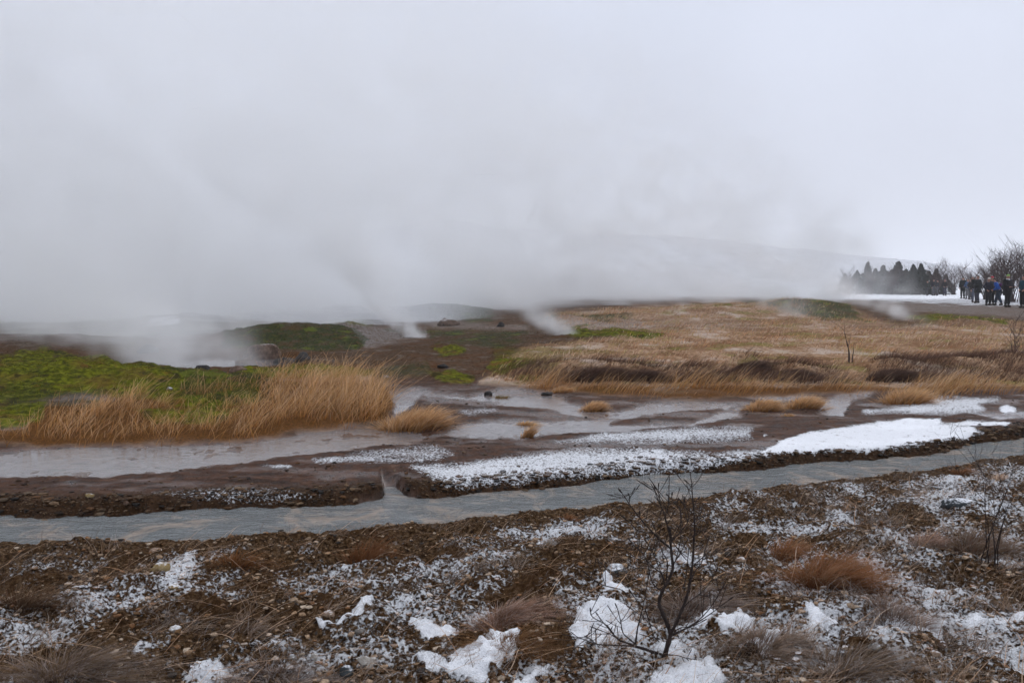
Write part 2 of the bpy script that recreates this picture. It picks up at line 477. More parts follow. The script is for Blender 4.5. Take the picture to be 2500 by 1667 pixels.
    wetm = np.maximum(wetm, .60 * flat * sst(.05, .30, fbm(x * .7, y * 1.3, 14, 3)))
    stone = sst(0, .05, d1) * 1.0
    dirt = land * (1 - tan)
    A = np.stack([snow, moss, tan * (~isnear), wetm], -1)
    B = np.stack([sin, dmoss, isnear * 1.0, dirt], -1)
    Cc = np.stack([thick, pool, crumb, flat], -1)
    return z, A, B, Cc

def gz(x, y):
    return float(ground(np.array([x]), np.array([y]))[0])

def on_ground(u, v, it=4):
    """where the ray of pixel (u, v) meets the ground"""
    z = 0.0
    for _ in range(it):
        p = at(u, v, z)
        z = gz(p.x, p.y)
    return Vector((p.x, p.y, z))

# ------------------------------------------------------------------ materials
def mat_new(name):
    m = bpy.data.materials.new(name); m.use_nodes = True
    t = m.node_tree
    b = t.nodes['Principled BSDF']
    return m, t, b

class N:
    """tiny node-graph writer"""
    def __init__(s, t): s.t = t
    def _in(s, sock, v):
        if v is None: return
        if hasattr(v, 'links') or isinstance(v, bpy.types.NodeSocket): s.t.links.new(v, sock)
        else:
            if sock.type == 'RGBA' and len(v) == 3: v = (*v, 1)
            sock.default_value = v
    def node(s, kind, **kw):
        n = s.t.nodes.new(kind)
        for k, v in kw.items(): setattr(n, k, v)
        return n
    def math(s, op, a, b=None, c=None, clamp=False):
        n = s.node('ShaderNodeMath', operation=op); n.use_clamp = clamp
        s._in(n.inputs[0], a); s._in(n.inputs[1], b); s._in(n.inputs[2], c)
        return n.outputs[0]
    def noise(s, scale, detail=4, rough=.5, vec=None, dist=0.0):
        n = s.node('ShaderNodeTexNoise'); n.inputs['Scale'].default_value = scale
        n.inputs['Detail'].default_value = detail; n.inputs['Roughness'].default_value = rough
        n.inputs['Distortion'].default_value = dist
        s._in(n.inputs['Vector'], vec); return n.outputs['Fac']
    def vor(s, scale, vec=None, feature='F1', out='Distance'):
        n = s.node('ShaderNodeTexVoronoi', feature=feature); n.inputs['Scale'].default_value = scale
        s._in(n.inputs['Vector'], vec); return n.outputs[out]
    def rng(s, v, a, b, c=0.0, d=1.0, smooth=True):
        n = s.node('ShaderNodeMapRange'); n.interpolation_type = 'SMOOTHSTEP' if smooth else 'LINEAR'
        s._in(n.inputs[0], v); s._in(n.inputs[1], a); s._in(n.inputs[2], b); s._in(n.inputs[3], c); s._in(n.inputs[4], d)
        return n.outputs[0]
    def mix(s, f, a, b, typ='MIX'):
        n = s.node('ShaderNodeMix', data_type='RGBA', blend_type=typ)
        s._in(n.inputs[0], f); s._in(n.inputs[6], a); s._in(n.inputs[7], b); return n.outputs[2]
    def mixf(s, f, a, b):
        n = s.node('ShaderNodeMix', data_type='FLOAT')
        s._in(n.inputs[0], f); s._in(n.inputs[2], a); s._in(n.inputs[3], b); return n.outputs[0]
    def ramp(s, f, stops):
        n = s.node('ShaderNodeValToRGB'); c = n.color_ramp
        c.elements[0].position = stops[0][0]; c.elements[0].color = (*stops[0][1], 1)
        c.elements[-1].position = stops[-1][0]; c.elements[-1].color = (*stops[-1][1], 1)
        for p, q in stops[1:-1]: c.elements.new(p).color = (*q, 1)
        s._in(n.inputs[0], f); return n.outputs[0]
    def bump(s, h, st=1.0, dist=.01, nrm=None):
        n = s.node('ShaderNodeBump'); n.inputs['Strength'].default_value = st; n.inputs['Distance'].default_value = dist
        s._in(n.inputs['Height'], h); s._in(n.inputs['Normal'], nrm); return n.outputs[0]
    def attr(s, name):
        n = s.node('ShaderNodeAttribute', attribute_name=name)
        sp = s.node('ShaderNodeSeparateColor'); s.t.links.new(n.outputs['Color'], sp.inputs[0])
        return sp.outputs[0], sp.outputs[1], sp.outputs[2], n.outputs['Alpha']
    def pos(s): return s.node('ShaderNodeNewGeometry').outputs['Position']
    def obj(s): return s.node('ShaderNodeTexCoord').outputs['Object']

def ground_material():
    m, t, b = mat_new('wet_ground'); n = N(t); P = n.pos()
    snow, moss, tan, wet = n.attr('covA')
    sinter, dmoss, near, dirt = n.attr('covB')
    thick, pool, crumb, flat = n.attr('covC')
    n_f = n.noise(38, 5, .62, P); n_m = n.noise(9, 5, .55, P); n_l = n.noise(1.3, 4, .5, P)
    n_v = n.noise(120, 3, .6, P)
    # red-brown mud
    mud = n.ramp(n_m, [(.30, (.020, .009, .005)), (.52, (.070, .034, .021)), (.75, (.145, .082, .055))])
    mud = n.mix(n.rng(n_v, .62, .74, 0, .6), mud, (.16, .12, .10))
    mp = n.node('ShaderNodeMapping'); t.links.new(P, mp.inputs[0]); mp.inputs['Scale'].default_value = (.35, 2.2, 1); mp.inputs['Rotation'].default_value = (0, 0, R(-14))
    strk = n.noise(3.2, 6, .6, mp.outputs[0])
    mud = n.mix(n.rng(strk, .50, .64, 0, .75), mud, (.022, .012, .008))
    mud = n.mix(n.rng(strk, .46, .36, 0, .6), mud, (.115, .072, .056))
    # near bank soil
    soil = n.ramp(n_f, [(.36, (.008, .004, .002)), (.50, (.056, .030, .013)), (.62, (.135, .082, .044)), (.80, (.28, .20, .135))])
    soil = n.mix(n.rng(n_l, .45, .65, 0, .5), soil, (.055, .026, .010))
    c = n.mix(near, mud, soil)
    c = n.mix(n.math('MULTIPLY', crumb, .75), c, n.ramp(n_f, [(.35, (.016, .010, .005)), (.7, (.07, .038, .018))]))
    # dirt of the geothermal ground
    dr = n.ramp(n_f, [(.34, (.012, .006, .002)), (.50, (.050, .024, .009)), (.70, (.17, .105, .058))])
    dr = n.mix(n.rng(n_m, .5, .65, 0, .55), dr, (.075, .033, .014))
    dr = n.mix(n.rng(n_l, .50, .60, 0, .8), dr, n.ramp(n_f, [(.35, (.035, .014, .004)), (.65, (.12, .052, .016))]))
    dr = n.mix(n.rng(n_l, .44, .34, 0, .6), dr, n.ramp(n_f, [(.35, (.05, .036, .026)), (.65, (.22, .175, .14))]))
    c = n.mix(dirt, c, dr)
    c = n.mix(n.math('MULTIPLY', tan, n.rng(n_f, .3, .6, .55, 1)), c, n.ramp(n_m, [(.3, (.15, .075, .035)), (.5, (.33, .20, .115)), (.7, (.48, .34, .23))]))
    lo_ = n.noise(.55, 5, .6, P)
    tv = n.math('MULTIPLY', tan, n.math('SUBTRACT', 1.0, flat))
    c = n.mix(n.math('MULTIPLY', n.rng(tan, .2, .6), n.rng(flat, .1, .6)), c, n.ramp(n_f, [(.35, (.045, .018, .005)), (.65, (.17, .075, .022))]))
    c = n.mix(n.math('MULTIPLY', tv, n.rng(lo_, .50, .60, 0, .75)), c, n.ramp(n_m, [(.35, (.09, .040, .018)), (.65, (.24, .12, .055))]))
    c = n.mix(n.math('MULTIPLY', tv, n.rng(n.noise(.8, 5, .6, P), .54, .64, 0, .8)), c, n.ramp(n_m, [(.35, (.10, .085, .018)), (.65, (.26, .21, .07))]))
    c = n.mix(n.math('MULTIPLY', tv, n.rng(lo_, .46, .36, 0, .6)), c, (.50, .42, .36))
    sc_ = n.ramp(n_f, [(.3, (.07, .052, .045)), (.5, (.21, .175, .155)), (.8, (.42, .38, .35))])
    c = n.mix(n.math('MULTIPLY', sinter, n.rng(n_m, .42, .58, .10, .9)), c, sc_)
    mo = n.ramp(n_m, [(.28, (.016, .018, .003)), (.45, (.062, .066, .005)), (.62, (.15, .155, .010)), (.8, (.24, .225, .045))])
    mo = n.mix(n.rng(n_l, .48, .66, 0, .65), mo, (.15, .085, .022))
    mo = n.mix(n.rng(n_v, .5, .8, 0, .5), mo, (.02, .024, .006))
    mo = n.mix(n.rng(n.noise(2.6, 4, .6, P), .54, .64, 0, .85), mo, (.022, .020, .008))
    mo = n.mix(n.rng(n.noise(1.7, 4, .6, P), .60, .68, 0, .8), mo, (.13, .065, .015))
    c = n.mix(n.rng(moss, .25, .65), c, mo)
    dm = n.ramp(n.math('ADD', n.math('MULTIPLY', n_m, .6), n.math('MULTIPLY', n_f, .4)), [(.36, (.006, .007, .003)), (.50, (.026, .036, .010)), (.62, (.085, .075, .022)), (.72, (.12, .07, .03))])
    dm = n.mix(n.rng(n.noise(2.2, 4, .6, P), .50, .60, 0, .85), dm, n.ramp(n_f, [(.35, (.03, .016, .007)), (.65, (.11, .065, .030))]))
    dm = n.mix(n.rng(n.noise(1.4, 4, .6, P), .56, .64, 0, .8), dm, (.10, .12, .015))
    c = n.mix(n.math('MULTIPLY', n.rng(dmoss, .1, .5), n.rng(n_m, .30, .48, .35, 1)), c, dm)
    # snow: thin and speckled, or thick
    sn = n.mixf(near, n.noise(40, 6, .72, P), n.noise(34, 6, .75, P))
    sn2 = n.mixf(near, n.vor(42, P), n.vor(44, P))
    cover = n.math('ADD', n.math('MULTIPLY', sn, .80), n.math('MULTIPLY', sn2, .20))
    th = n.math('SUBTRACT', .66, n.math('MULTIPLY', snow, .40))
    sf = n.rng(cover, n.math('SUBTRACT', th, .035), n.math('ADD', th, .045))
    sf = n.math('MULTIPLY', sf, n.rng(snow, .12, .3))
    sf = n.math('MAXIMUM', sf, n.rng(thick, .45, .62))
    sf = n.math('MAXIMUM', sf, n.rng(snow, .86, .96))
    sf = n.math('MULTIPLY', sf, n.math('SUBTRACT', 1.0, n.math('MULTIPLY', n.math('MULTIPLY', n.rng(n_m, .58, .68), n.rng(n_f, .5, .62)), n.math('SUBTRACT', 1.0, thick))))
    c = n.mix(sf, c, n.mix(n.rng(n.math('ADD', n_v, n.math('MULTIPLY', snow, .35)), .55, .95), (.60, .61, .63), (.88, .89, .92)))
    t.links.new(c, b.inputs['Base Color'])
    rr = n.mixf(wet, n.rng(n_m, .35, .65, .42, .75), n.rng(n_m, .4, .6, .10, .22))
    rr = n.mixf(sf, rr, .85)
    rr = n.mixf(n.math('MAXIMUM', moss, tan), rr, .9)
    t.links.new(rr, b.inputs['Roughness'])
    wi = n.math('MULTIPLY', n.math('MAXIMUM', wet, n.math('MULTIPLY', flat, .16)), n.math('SUBTRACT', 1.0, sf))
    wi = n.math('MULTIPLY', wi, n.math('SUBTRACT', 1.0, n.math('MAXIMUM', n.math('MAXIMUM', moss, tan), dirt)))
    t.links.new(n.mixf(wi, 1.06, 1.42), b.inputs['IOR'])
    h = n.math('ADD', n.math('MULTIPLY', n_f, 1.0), n.math('MULTIPLY', n_v, .5))
    h = n.math('MULTIPLY', h, n.mixf(n.math('MULTIPLY', wet, n.math('SUBTRACT', 1.0, moss)), n.mixf(near, .8, 1.3), .06))
    h = n.math('ADD', h, n.math('MULTIPLY', sf, .45))
    h = n.math('MULTIPLY', h, n.math('SUBTRACT', 1.0, n.math('MULTIPLY', thick, .35)))
    t.links.new(n.bump(h, .9, .022), b.inputs['Normal'])
    return m

def water_material(name, deep, ripple, flow=(1, 1), rough=.03):
    m, t, b = mat_new(name); n = N(t)
    mp = n.node('ShaderNodeMapping'); t.links.new(n.pos(), mp.inputs[0])
    mp.inputs['Rotation'].default_value = (0, 0, R(-17)); mp.inputs['Scale'].default_value = (flow[0], flow[1], 1)
    a = n.noise(5 if ripple < .5 else 3.2, 6, .62, mp.outputs[0], 1.4); c_ = n.noise(16, 3, .5, mp.outputs[0], .3)
    col = n.ramp(a, [(.3, deep), (.7, tuple(q * 2.0 for q in deep))])
    t.links.new(col, b.inputs['Base Color'])
    b.inputs['Roughness'].default_value = rough
    b.inputs['IOR'].default_value = 1.33
    h = n.math('ADD', a, n.math('MULTIPLY', c_, .35))
    t.links.new(n.bump(h, ripple, .05 if ripple < .5 else .085), b.inputs['Normal'])
    return m, t, b, n

def attr_material(name, rough=.8, sub=0.0, frost=0.0, trans=0.0):
    m, t, b = mat_new(name); n = N(t)
    at_ = n.node('ShaderNodeAttribute', attribute_name='col')
    c = at_.outputs['Color']
    v = n.noise(14, 3, .5, n.pos())
    c = n.mix(1.0, c, n.ramp(v, [(.3, (.75, .72, .70)), (.7, (1.25, 1.22, 1.2))]), 'MULTIPLY')
    t.links.new(c, b.inputs['Base Color'])
    b.inputs['Roughness'].default_value = rough
    b.inputs['IOR'].default_value = 1.12
    tr = n.node('ShaderNodeBsdfTranslucent'); t.links.new(c, tr.inputs['Color'])
    mxs = n.node('ShaderNodeMixShader'); mxs.inputs[0].default_value = .42
    t.links.new(b.outputs[0], mxs.inputs[1]); t.links.new(tr.outputs[0], mxs.inputs[2])
    t.links.new(mxs.outputs[0], t.nodes['Material Output'].inputs['Surface'])
    return m

def rock_material(name, stops, snow=.0, scale=14, rough=.75):
    m, t, b = mat_new(name); n = N(t); P = n.obj()
    f = n.noise(scale, 6, .62, P); g = n.noise(scale * 5, 3, .6, P)
    c = n.ramp(f, stops)
    c = n.mix(n.rng(g, .55, .75, 0, .45), c, stops[-1][1])
    c = n.mix(n.rng(g, .45, .28, 0, .5), c, stops[0][1])
    if snow > 0:
        ge = n.node('ShaderNodeNewGeometry'); sp = n.node('ShaderNodeSeparateXYZ'); t.links.new(ge.outputs['Normal'], sp.inputs[0])
        k = n.math('ADD', sp.outputs[2], n.math('MULTIPLY', n.math('SUBTRACT', g, .5), 1.6))
        k = n.math('ADD', k, n.math('MULTIPLY', n.math('SUBTRACT', n.noise(3, 2, .5, n.pos()), .5), 1.2))
        sf = n.rng(k, 1.06 - snow, 1.50 - snow, 0, .85)
        c = n.mix(sf, c, (.80, .82, .86))
        t.links.new(n.mixf(sf, rough, .9), b.inputs['Roughness'])
    else: b.inputs['Roughness'].default_value = rough
    b.inputs['IOR'].default_value = 1.3
    t.links.new(c, b.inputs['Base Color'])
    t.links.new(n.bump(n.math('ADD', f, n.math('MULTIPLY', g, .4)), .8, .012), b.inputs['Normal'])
    return m

def plain_material(name, col, rough=.8, var=.25, scale=20):
    m, t, b = mat_new(name); n = N(t)
    f = n.noise(scale, 3, .5, n.obj())
    t.links.new(n.mix(n.rng(f, .3, .7), tuple(max(0, q * (1 - var)) for q in col), tuple(min(1, q * (1 + var)) for q in col)), b.inputs['Base Color'])
    b.inputs['Roughness'].default_value = rough; b.inputs['IOR'].default_value = 1.2
    return m

M_GROUND = ground_material()

# ------------------------------------------------------------------ the ground sheet
def build_ground():
    rs = [0.3, .8, 1.3, 1.7, 2.0]
    r = 2.2
    while r < 75:
        rs.append(r); r += max(.004, min(.00085 * r * r, .0085 * r))
    while r < 4200:
        rs.append(r); r *= 1.05
    th = list(np.arange(-37, 37.001, .115))
    a = 37.6; st = .6; ex = []
    while a < 180: ex.append(a); a += st; st = min(st * 1.12, 9)
    th = np.radians(np.array([-q for q in ex[::-1]] + th + ex))
    rs = np.array(rs)
    RR, TT = np.meshgrid(rs, th, indexing='ij')
    X, Y = (RR * np.sin(TT)).ravel(), (RR * np.cos(TT)).ravel()
    Z, A, B, C = ground(X, Y, True)
    nr, nt_ = len(rs), len(th)
    idx = np.arange(nr * nt_).reshape(nr, nt_)
    nx = np.roll(idx, -1, axis=1)
    Q = np.stack([idx[:-1], idx[1:], nx[1:], nx[:-1]], -1).reshape(-1, 4)
    # orientation: up
    Q = Q[:, ::1]
    me = mesh_np('ground', np.stack([X, Y, Z], 1), Q, True, {'covA': A, 'covB': B, 'covC': C})
    if me.polygons[1000].normal.z < 0: me.flip_normals()
    # close the middle under the camera
    o = link('ground', me, None, M_GROUND)
    tag(o, kind='structure')
    print('ground verts', len(X))
build_ground()

# ------------------------------------------------------------------ water
def strip(name, xs, ya, yb, z, mat, rows=3, kind='structure'):
    xs = np.asarray(xs); k = np.linspace(0, 1, rows)
    X = np.repeat(xs[None], rows, 0); Y = ya[None] * (1 - k[:, None]) + yb[None] * k[:, None]
    V = np.stack([X.ravel(), Y.ravel(), np.full(X.size, z)], 1)
    idx = np.arange(X.size).reshape(rows, len(xs))
    Q = np.stack([idx[:-1, :-1], idx[:-1, 1:], idx[1:, 1:], idx[1:, :-1]], -1).reshape(-1, 4)
    me = mesh_np(name, V, Q)
    o = link(name, me, None, mat)
    tag(o, kind=kind); return o

ms, t_, b_, n_ = water_material('stream_water', (.020, .024, .024), 1.0, (1.0, 2.4), .05)
b_.inputs['Transmission Weight'].default_value = 0.0
# milky shallow places show the tan bed
_c = n_.mix(n_.rng(n_.noise(2.0, 6, .68, n_.pos(), 1.2), .46, .66, 0, .9), (.20, .212, .212), (.40, .33, .27))
t_.links.new(_c, b_.inputs['Base Color'])
xs = np.linspace(-16, 22, 240)
strip('stream_water', xs, y_low(xs) - .12, y_up(xs) + .62, ZS, ms)
mf, t_, b_, n_ = water_material('shallow_water', (.115, .103, .100), .07, (1, 1.3), .03)
xs = np.linspace(-22, 24, 300)
strip('shallow_water', xs, y_up(xs) + .85, np.full(xs.shape, 16.5), 0.0, mf)

# the pool on the left and its twin streak in the middle distance
def disc(name, cx, cy, rx, ry, z, mat, seed=1):
    n = 64; V = [(cx, cy, z)]
    for i in range(n):
        a = 2 * math.pi * i / n; k = 1 + .12 * float(perlin(np.array([math.cos(a) * 1.5 + seed]), np.array([math.sin(a) * 1.5]))[0])
        V.append((cx + rx * k * math.cos(a), cy + ry * k * math.sin(a), z))
    T = [(0, 1 + i, 1 + (i + 1) % n) for i in range(n)]
    o = link(name, mesh_np(name, np.array(V), np.array(T)), None, mat); tag(o, kind='structure'); return o
disc('pool_water', POOL[0][0], POOL[0][1], POOL[1] * 1.08, POOL[2] * 1.08, .0, mf)


# ------------------------------------------------------------------ stones
def ico(sub):
    bm = bmesh.new(); bmesh.ops.create_icosphere(bm, subdivisions=sub, radius=1)
    V = np.array([v.co[:] for v in bm.verts]); T = np.array([[v.index for v in f.verts] for f in bm.faces]); bm.free()
    return V, T

def rock_arrays(sub, seed, cuts=7, rough=.10, flat=.7, smoothness=1.0):
    V, T = ico(sub); V = V.copy(); rg = np.random.default_rng(seed)
    for _ in range(cuts):                                  # facets
        n = rg.normal(size=3); n /= np.linalg.norm(n); d = rg.uniform(.52, .86)
        k = V @ n; over = k > d
        V[over] -= np.outer((k[over] - d) * .9, n)
    for f_, a in ((1.3, 1.0), (3.1, .45), (7, .2)):
        q = perlin(V[:, 0] * f_ + seed, V[:, 1] * f_ + V[:, 2] * f_ * 1.7, seed)
        V *= (1 + rough * a * q)[:, None]
    V *= np.array([1, rg.uniform(.7, .95), flat])
    return V, T

RM = {
    'pale': rock_material('pale_stone', [(.3, (.16, .135, .11)), (.5, (.36, .33, .29)), (.75, (.62, .60, .56))], .25, 9),
    'dark': rock_material('dark_stone', [(.3, (.012, .014, .016)), (.5, (.035, .042, .045)), (.75, (.10, .11, .11))], .42, 9),
    'black': rock_material('black_stone', [(.3, (.010, .009, .009)), (.5, (.024, .022, .021)), (.75, (.07, .06, .055))], 0, 9),
    'tan': rock_material('tan_stone', [(.3, (.11, .065, .04)), (.5, (.25, .165, .11)), (.75, (.42, .32, .23))], .15, 9),
    'yellow': rock_material('yellow_stone', [(.3, (.09, .055, .015)), (.5, (.26, .18, .07)), (.75, (.40, .32, .18))], .5, 9),
    'grey': rock_material('grey_stone', [(.3, (.05, .045, .04)), (.5, (.14, .125, .11)), (.75, (.30, .28, .25))], .3, 9),
    'brown': rock_material('brown_stone', [(.3, (.035, .020, .012)), (.5, (.10, .060, .040)), (.75, (.22, .15, .11))], .1, 9),
}
def stone(u, v, wpx, hk, kind, label, seed, name='stone', yaw=None, cuts=7, group=None, sub=3, tilt=0, sink=.34, deep=None):
    p = on_ground(u, v)
    dist = max(p.y, 1)
    wd = wpx / F * dist * .5
    V, T = rock_arrays(sub, seed, cuts, .14, 1.0)
    V = V * np.array([wd * 1.04, wd * (deep or .85), wd * hk])
    o = link(name, mesh_np(name, V, T, False), None, RM[kind])
    o.location = (p.x, p.y, p.z + wd * hk * (1 - 2 * sink))
    o.rotation_euler = (R(tilt), R(tilt * .7), R(yaw if yaw is not None else (seed * 37) % 360 * 0 + seed % 30))
    if sub >= 3:
        for pl in o.data.polygons: pl.use_smooth = (seed % 3 == 0)
    tag(o, label, 'stone' if name == 'stone' else name, group)
    return o
G1 = 'stones lying on the near bank'
stone(835, 1530, 68, .62, 'pale', 'large angular pale grey slab with a flat frosted top at the bottom of the bank', 11, cuts=12, group=G1, tilt=8)
stone(1415, 1312, 48, .75, 'dark', 'dark rounded stone with a snow cap beside the bare sapling', 9, group=G1)
stone(2205, 1158, 88, .42, 'dark', 'largest dark blue-grey stone dusted with snow on the right bank', 3, group=G1)
stone(2150, 1128, 44, .45, 'dark', 'smaller dark stone just behind the largest blue-grey stone', 15, group=G1)
stone(1255, 1256, 64, .42, 'grey', 'flat tilted grey-brown slab lying in the middle of the bank', 21, cuts=12, group=G1, tilt=14)
stone(368, 1316, 46, .7, 'yellow', 'yellowish lichen-coloured stone capped with snow', 6, group=G1)
stone(400, 1336, 30, .7, 'yellow', 'small yellow stone just right of the snow-capped yellowish one', 8, group=G1)
stone(360, 1270, 30, .6, 'tan', 'tan pink stone nearest the edge of the stream on the left', 14, group=G1)
stone(798, 1545, 36, .9, 'dark', 'small dark stone with snow beside the large pale slab', 18, group=G1)
stone(827, 1452, 30, .7, 'grey', 'round grey stone dusted with snow above the large pale slab', 12, group=G1)
stone(756, 1412, 32, .55, 'tan', 'pinkish tan wedge stone among the gravel', 17, group=G1)
stone(722, 1515, 20, 1.2, 'pale', 'narrow upright pale stone left of the large slab', 5, group=G1)
stone(671, 1512, 20, .9, 'grey', 'small olive grey round stone, second to the left of the large slab', 24, group=G1)
stone(403, 1456, 38, .6, 'pale', 'pale rounded stone in the gravel on the lower left', 27, group=G1)
stone(229, 1458, 30, .75, 'tan', 'sharp light tan stone, farthest left of the pale ones', 22, group=G1)
stone(2146, 1502, 30, .55, 'tan', 'pinkish stone below the large snow pad on the right', 30, group=G1)
stone(2164, 1488, 28, .7, 'brown', 'rusty brown stone behind the pinkish one on the lower right', 33, group=G1)
stone(2008, 1506, 34, .6, 'grey', 'grey-brown stone half sunk in gravel on the lower right', 36, group=G1)
stone(22, 1524, 28, 1.0, 'black', 'black stone in frosted grass at the bottom left corner', 39, group=G1)
stone(1990, 1230, 34, .6, 'tan', 'tan stone between patches of snow on the right bank', 42, group=G1)
stone(1700, 1290, 26, .6, 'tan', 'small tan stone right of the sapling tips', 45, group=G1)
stone(205, 1140, 22, .6, 'yellow', 'yellow brown stone alone on the mud bar', 48, group='stones in and by the stream')
stone(291, 1200, 14, .8, 'brown', 'small brown stone poking out of the stream, left of a pair', 51, group='stones in and by the stream', sink=.1)
stone(340, 1210, 16, .7, 'brown', 'small brown stone poking out of the stream, right of a pair', 54, group='stones in and by the stream', sink=.1)
stone(762, 1188, 46, .35, 'brown', 'brown ledge stone where the side channel joins the stream', 57, group='stones in and by the stream')
stone(700, 1210, 40, .2, 'tan', 'flat tan stone awash at the confluence', 60, group='stones in and by the stream', sink=.3)
stone(1123, 908, 22, .75, 'black', 'black dome shaped stone standing in the shallow water', 63, group='stones in the wet flats')
stone(1258, 905, 30, .35, 'black', 'low black stone at the edge of the tall grass', 66, group='stones in the wet flats')
stone(1030, 748, 50, .6, 'brown', 'brown boulder on the far pale crust', 69, name='boulder', group='boulders round the hot pools')
stone(1149, 749, 20, .9, 'black', 'small dark boulder right of the brown one on the far crust', 72, name='boulder', group='boulders round the hot pools')
GB = 'boulders round the hot pools'
stone(396, 853, 26, .6, 'black', 'small dark boulder, leftmost on the rim of the steaming pool', 75, name='boulder', group=GB)
stone(468, 856, 36, .45, 'black', 'wide dark boulder on the near rim of the steaming pool', 78, name='boulder', group=GB)
stone(506, 856, 30, .35, 'black', 'low dark boulder, second from the right on the near pool rim', 81, name='boulder', group=GB)
stone(543, 853, 44, .5, 'brown', 'lighter brown boulder, rightmost on the near pool rim', 84, name='boulder', group=GB)
stone(342, 832, 50, .7, 'black', 'dark pointed boulder half lost in steam behind the pool', 87, name='boulder', group=GB)
stone(608, 832, 90, .8, 'brown', 'broad brown boulder right of the steaming pool', 90, name='boulder', group=GB)
stone(572, 814, 70, .5, 'brown', 'flat brown slab behind the broad brown boulder', 93, name='boulder', group=GB)
stone(655, 822, 62, .6, 'black', 'dark boulder behind and right of the broad brown one', 96, name='boulder', group=GB)
stone(695, 828, 58, .7, 'black', 'dark boulder farthest right of the pool group', 99, name='boulder', group=GB)
stone(475, 815, 54, .3, 'brown', 'flat ledge boulder seen through steam over the pool', 102, name='boulder', group=GB)
stone(389, 893, 16, .7, 'grey', 'small light grey boulder among the bright moss', 105, name='boulder', group='boulders on the moss')
stone(1018, 842, 28, .6, 'black', 'dark lump of a boulder on the brown slope', 108, name='boulder', group='boulders on the moss')
stone(885, 868, 20, .5, 'grey', 'grey boulder behind the tall left grass', 111, name='boulder', group='boulders on the moss')

# gravel: countless crumbs and pebbles, one object
def instance_arrays(protos, pos, scl, rot, colr):
    Vs, Ts, Cs = [], [], []; off = 0
    which = RNG.integers(0, len(protos), len(pos))
    for k, (PV, PT) in enumerate(protos):
        sel = np.where(which == k)[0]
        if not len(sel): continue
        c, s_ = np.cos(rot[sel]), np.sin(rot[sel])
        X = PV[None] * scl[sel][:, None, :]
        x = X[..., 0] * c[:, None] - X[..., 1] * s_[:, None]; y = X[..., 0] * s_[:, None] + X[..., 1] * c[:, None]
        W = np.stack([x, y, X[..., 2]], -1) + pos[sel][:, None]
        Vs.append(W.reshape(-1, 3)); Cs.append(np.repeat(colr[sel], len(PV), 0))
        T = PT[None] + (np.arange(len(sel)) * len(PV))[:, None, None] + off
        Ts.append(T.reshape(-1, 3)); off += len(sel) * len(PV)
    return np.concatenate(Vs), np.concatenate(Ts), np.concatenate(Cs)

def gravel_material():
    m, t, b = mat_new('gravel'); n = N(t)
    a = n.node('ShaderNodeAttribute', attribute_name='col')
    g = n.noise(90, 4, .6, n.pos())
    c = n.mix(1.0, a.outputs['Color'], n.ramp(g, [(.3, (.5, .48, .46)), (.7, (1.35, 1.32, 1.3))]), 'MULTIPLY')
    ge = n.node('ShaderNodeNewGeometry'); sp = n.node('ShaderNodeSeparateXYZ'); t.links.new(ge.outputs['Normal'], sp.inputs[0])
    k = n.math('ADD', sp.outputs[2], n.math('MULTIPLY', n.math('SUBTRACT', n.noise(260, 3, .7, n.pos()), .5), 2.2))
    lim = n.math('SUBTRACT', 1.55, n.math('MULTIPLY', a.outputs['Alpha'], 1.15))
    sf = n.rng(k, lim, n.math('ADD', lim, .5), 0, .85)
    c = n.mix(sf, c, (.78, .80, .84))
    t.links.new(c, b.inputs['Base Color']); b.inputs['Roughness'].default_value = .75
    b.inputs['IOR'].default_value = 1.2
    t.links.new(n.bump(g, .6, .006), b.inputs['Normal'])
    return m
STONECOL = np.array([(.16, .095, .052), (.26, .17, .10), (.07, .04, .022), (.28, .195, .125), (.18, .09, .04), (.040, .034, .03), (.30, .22, .15), (.36, .29, .22), (.10, .055, .025)])
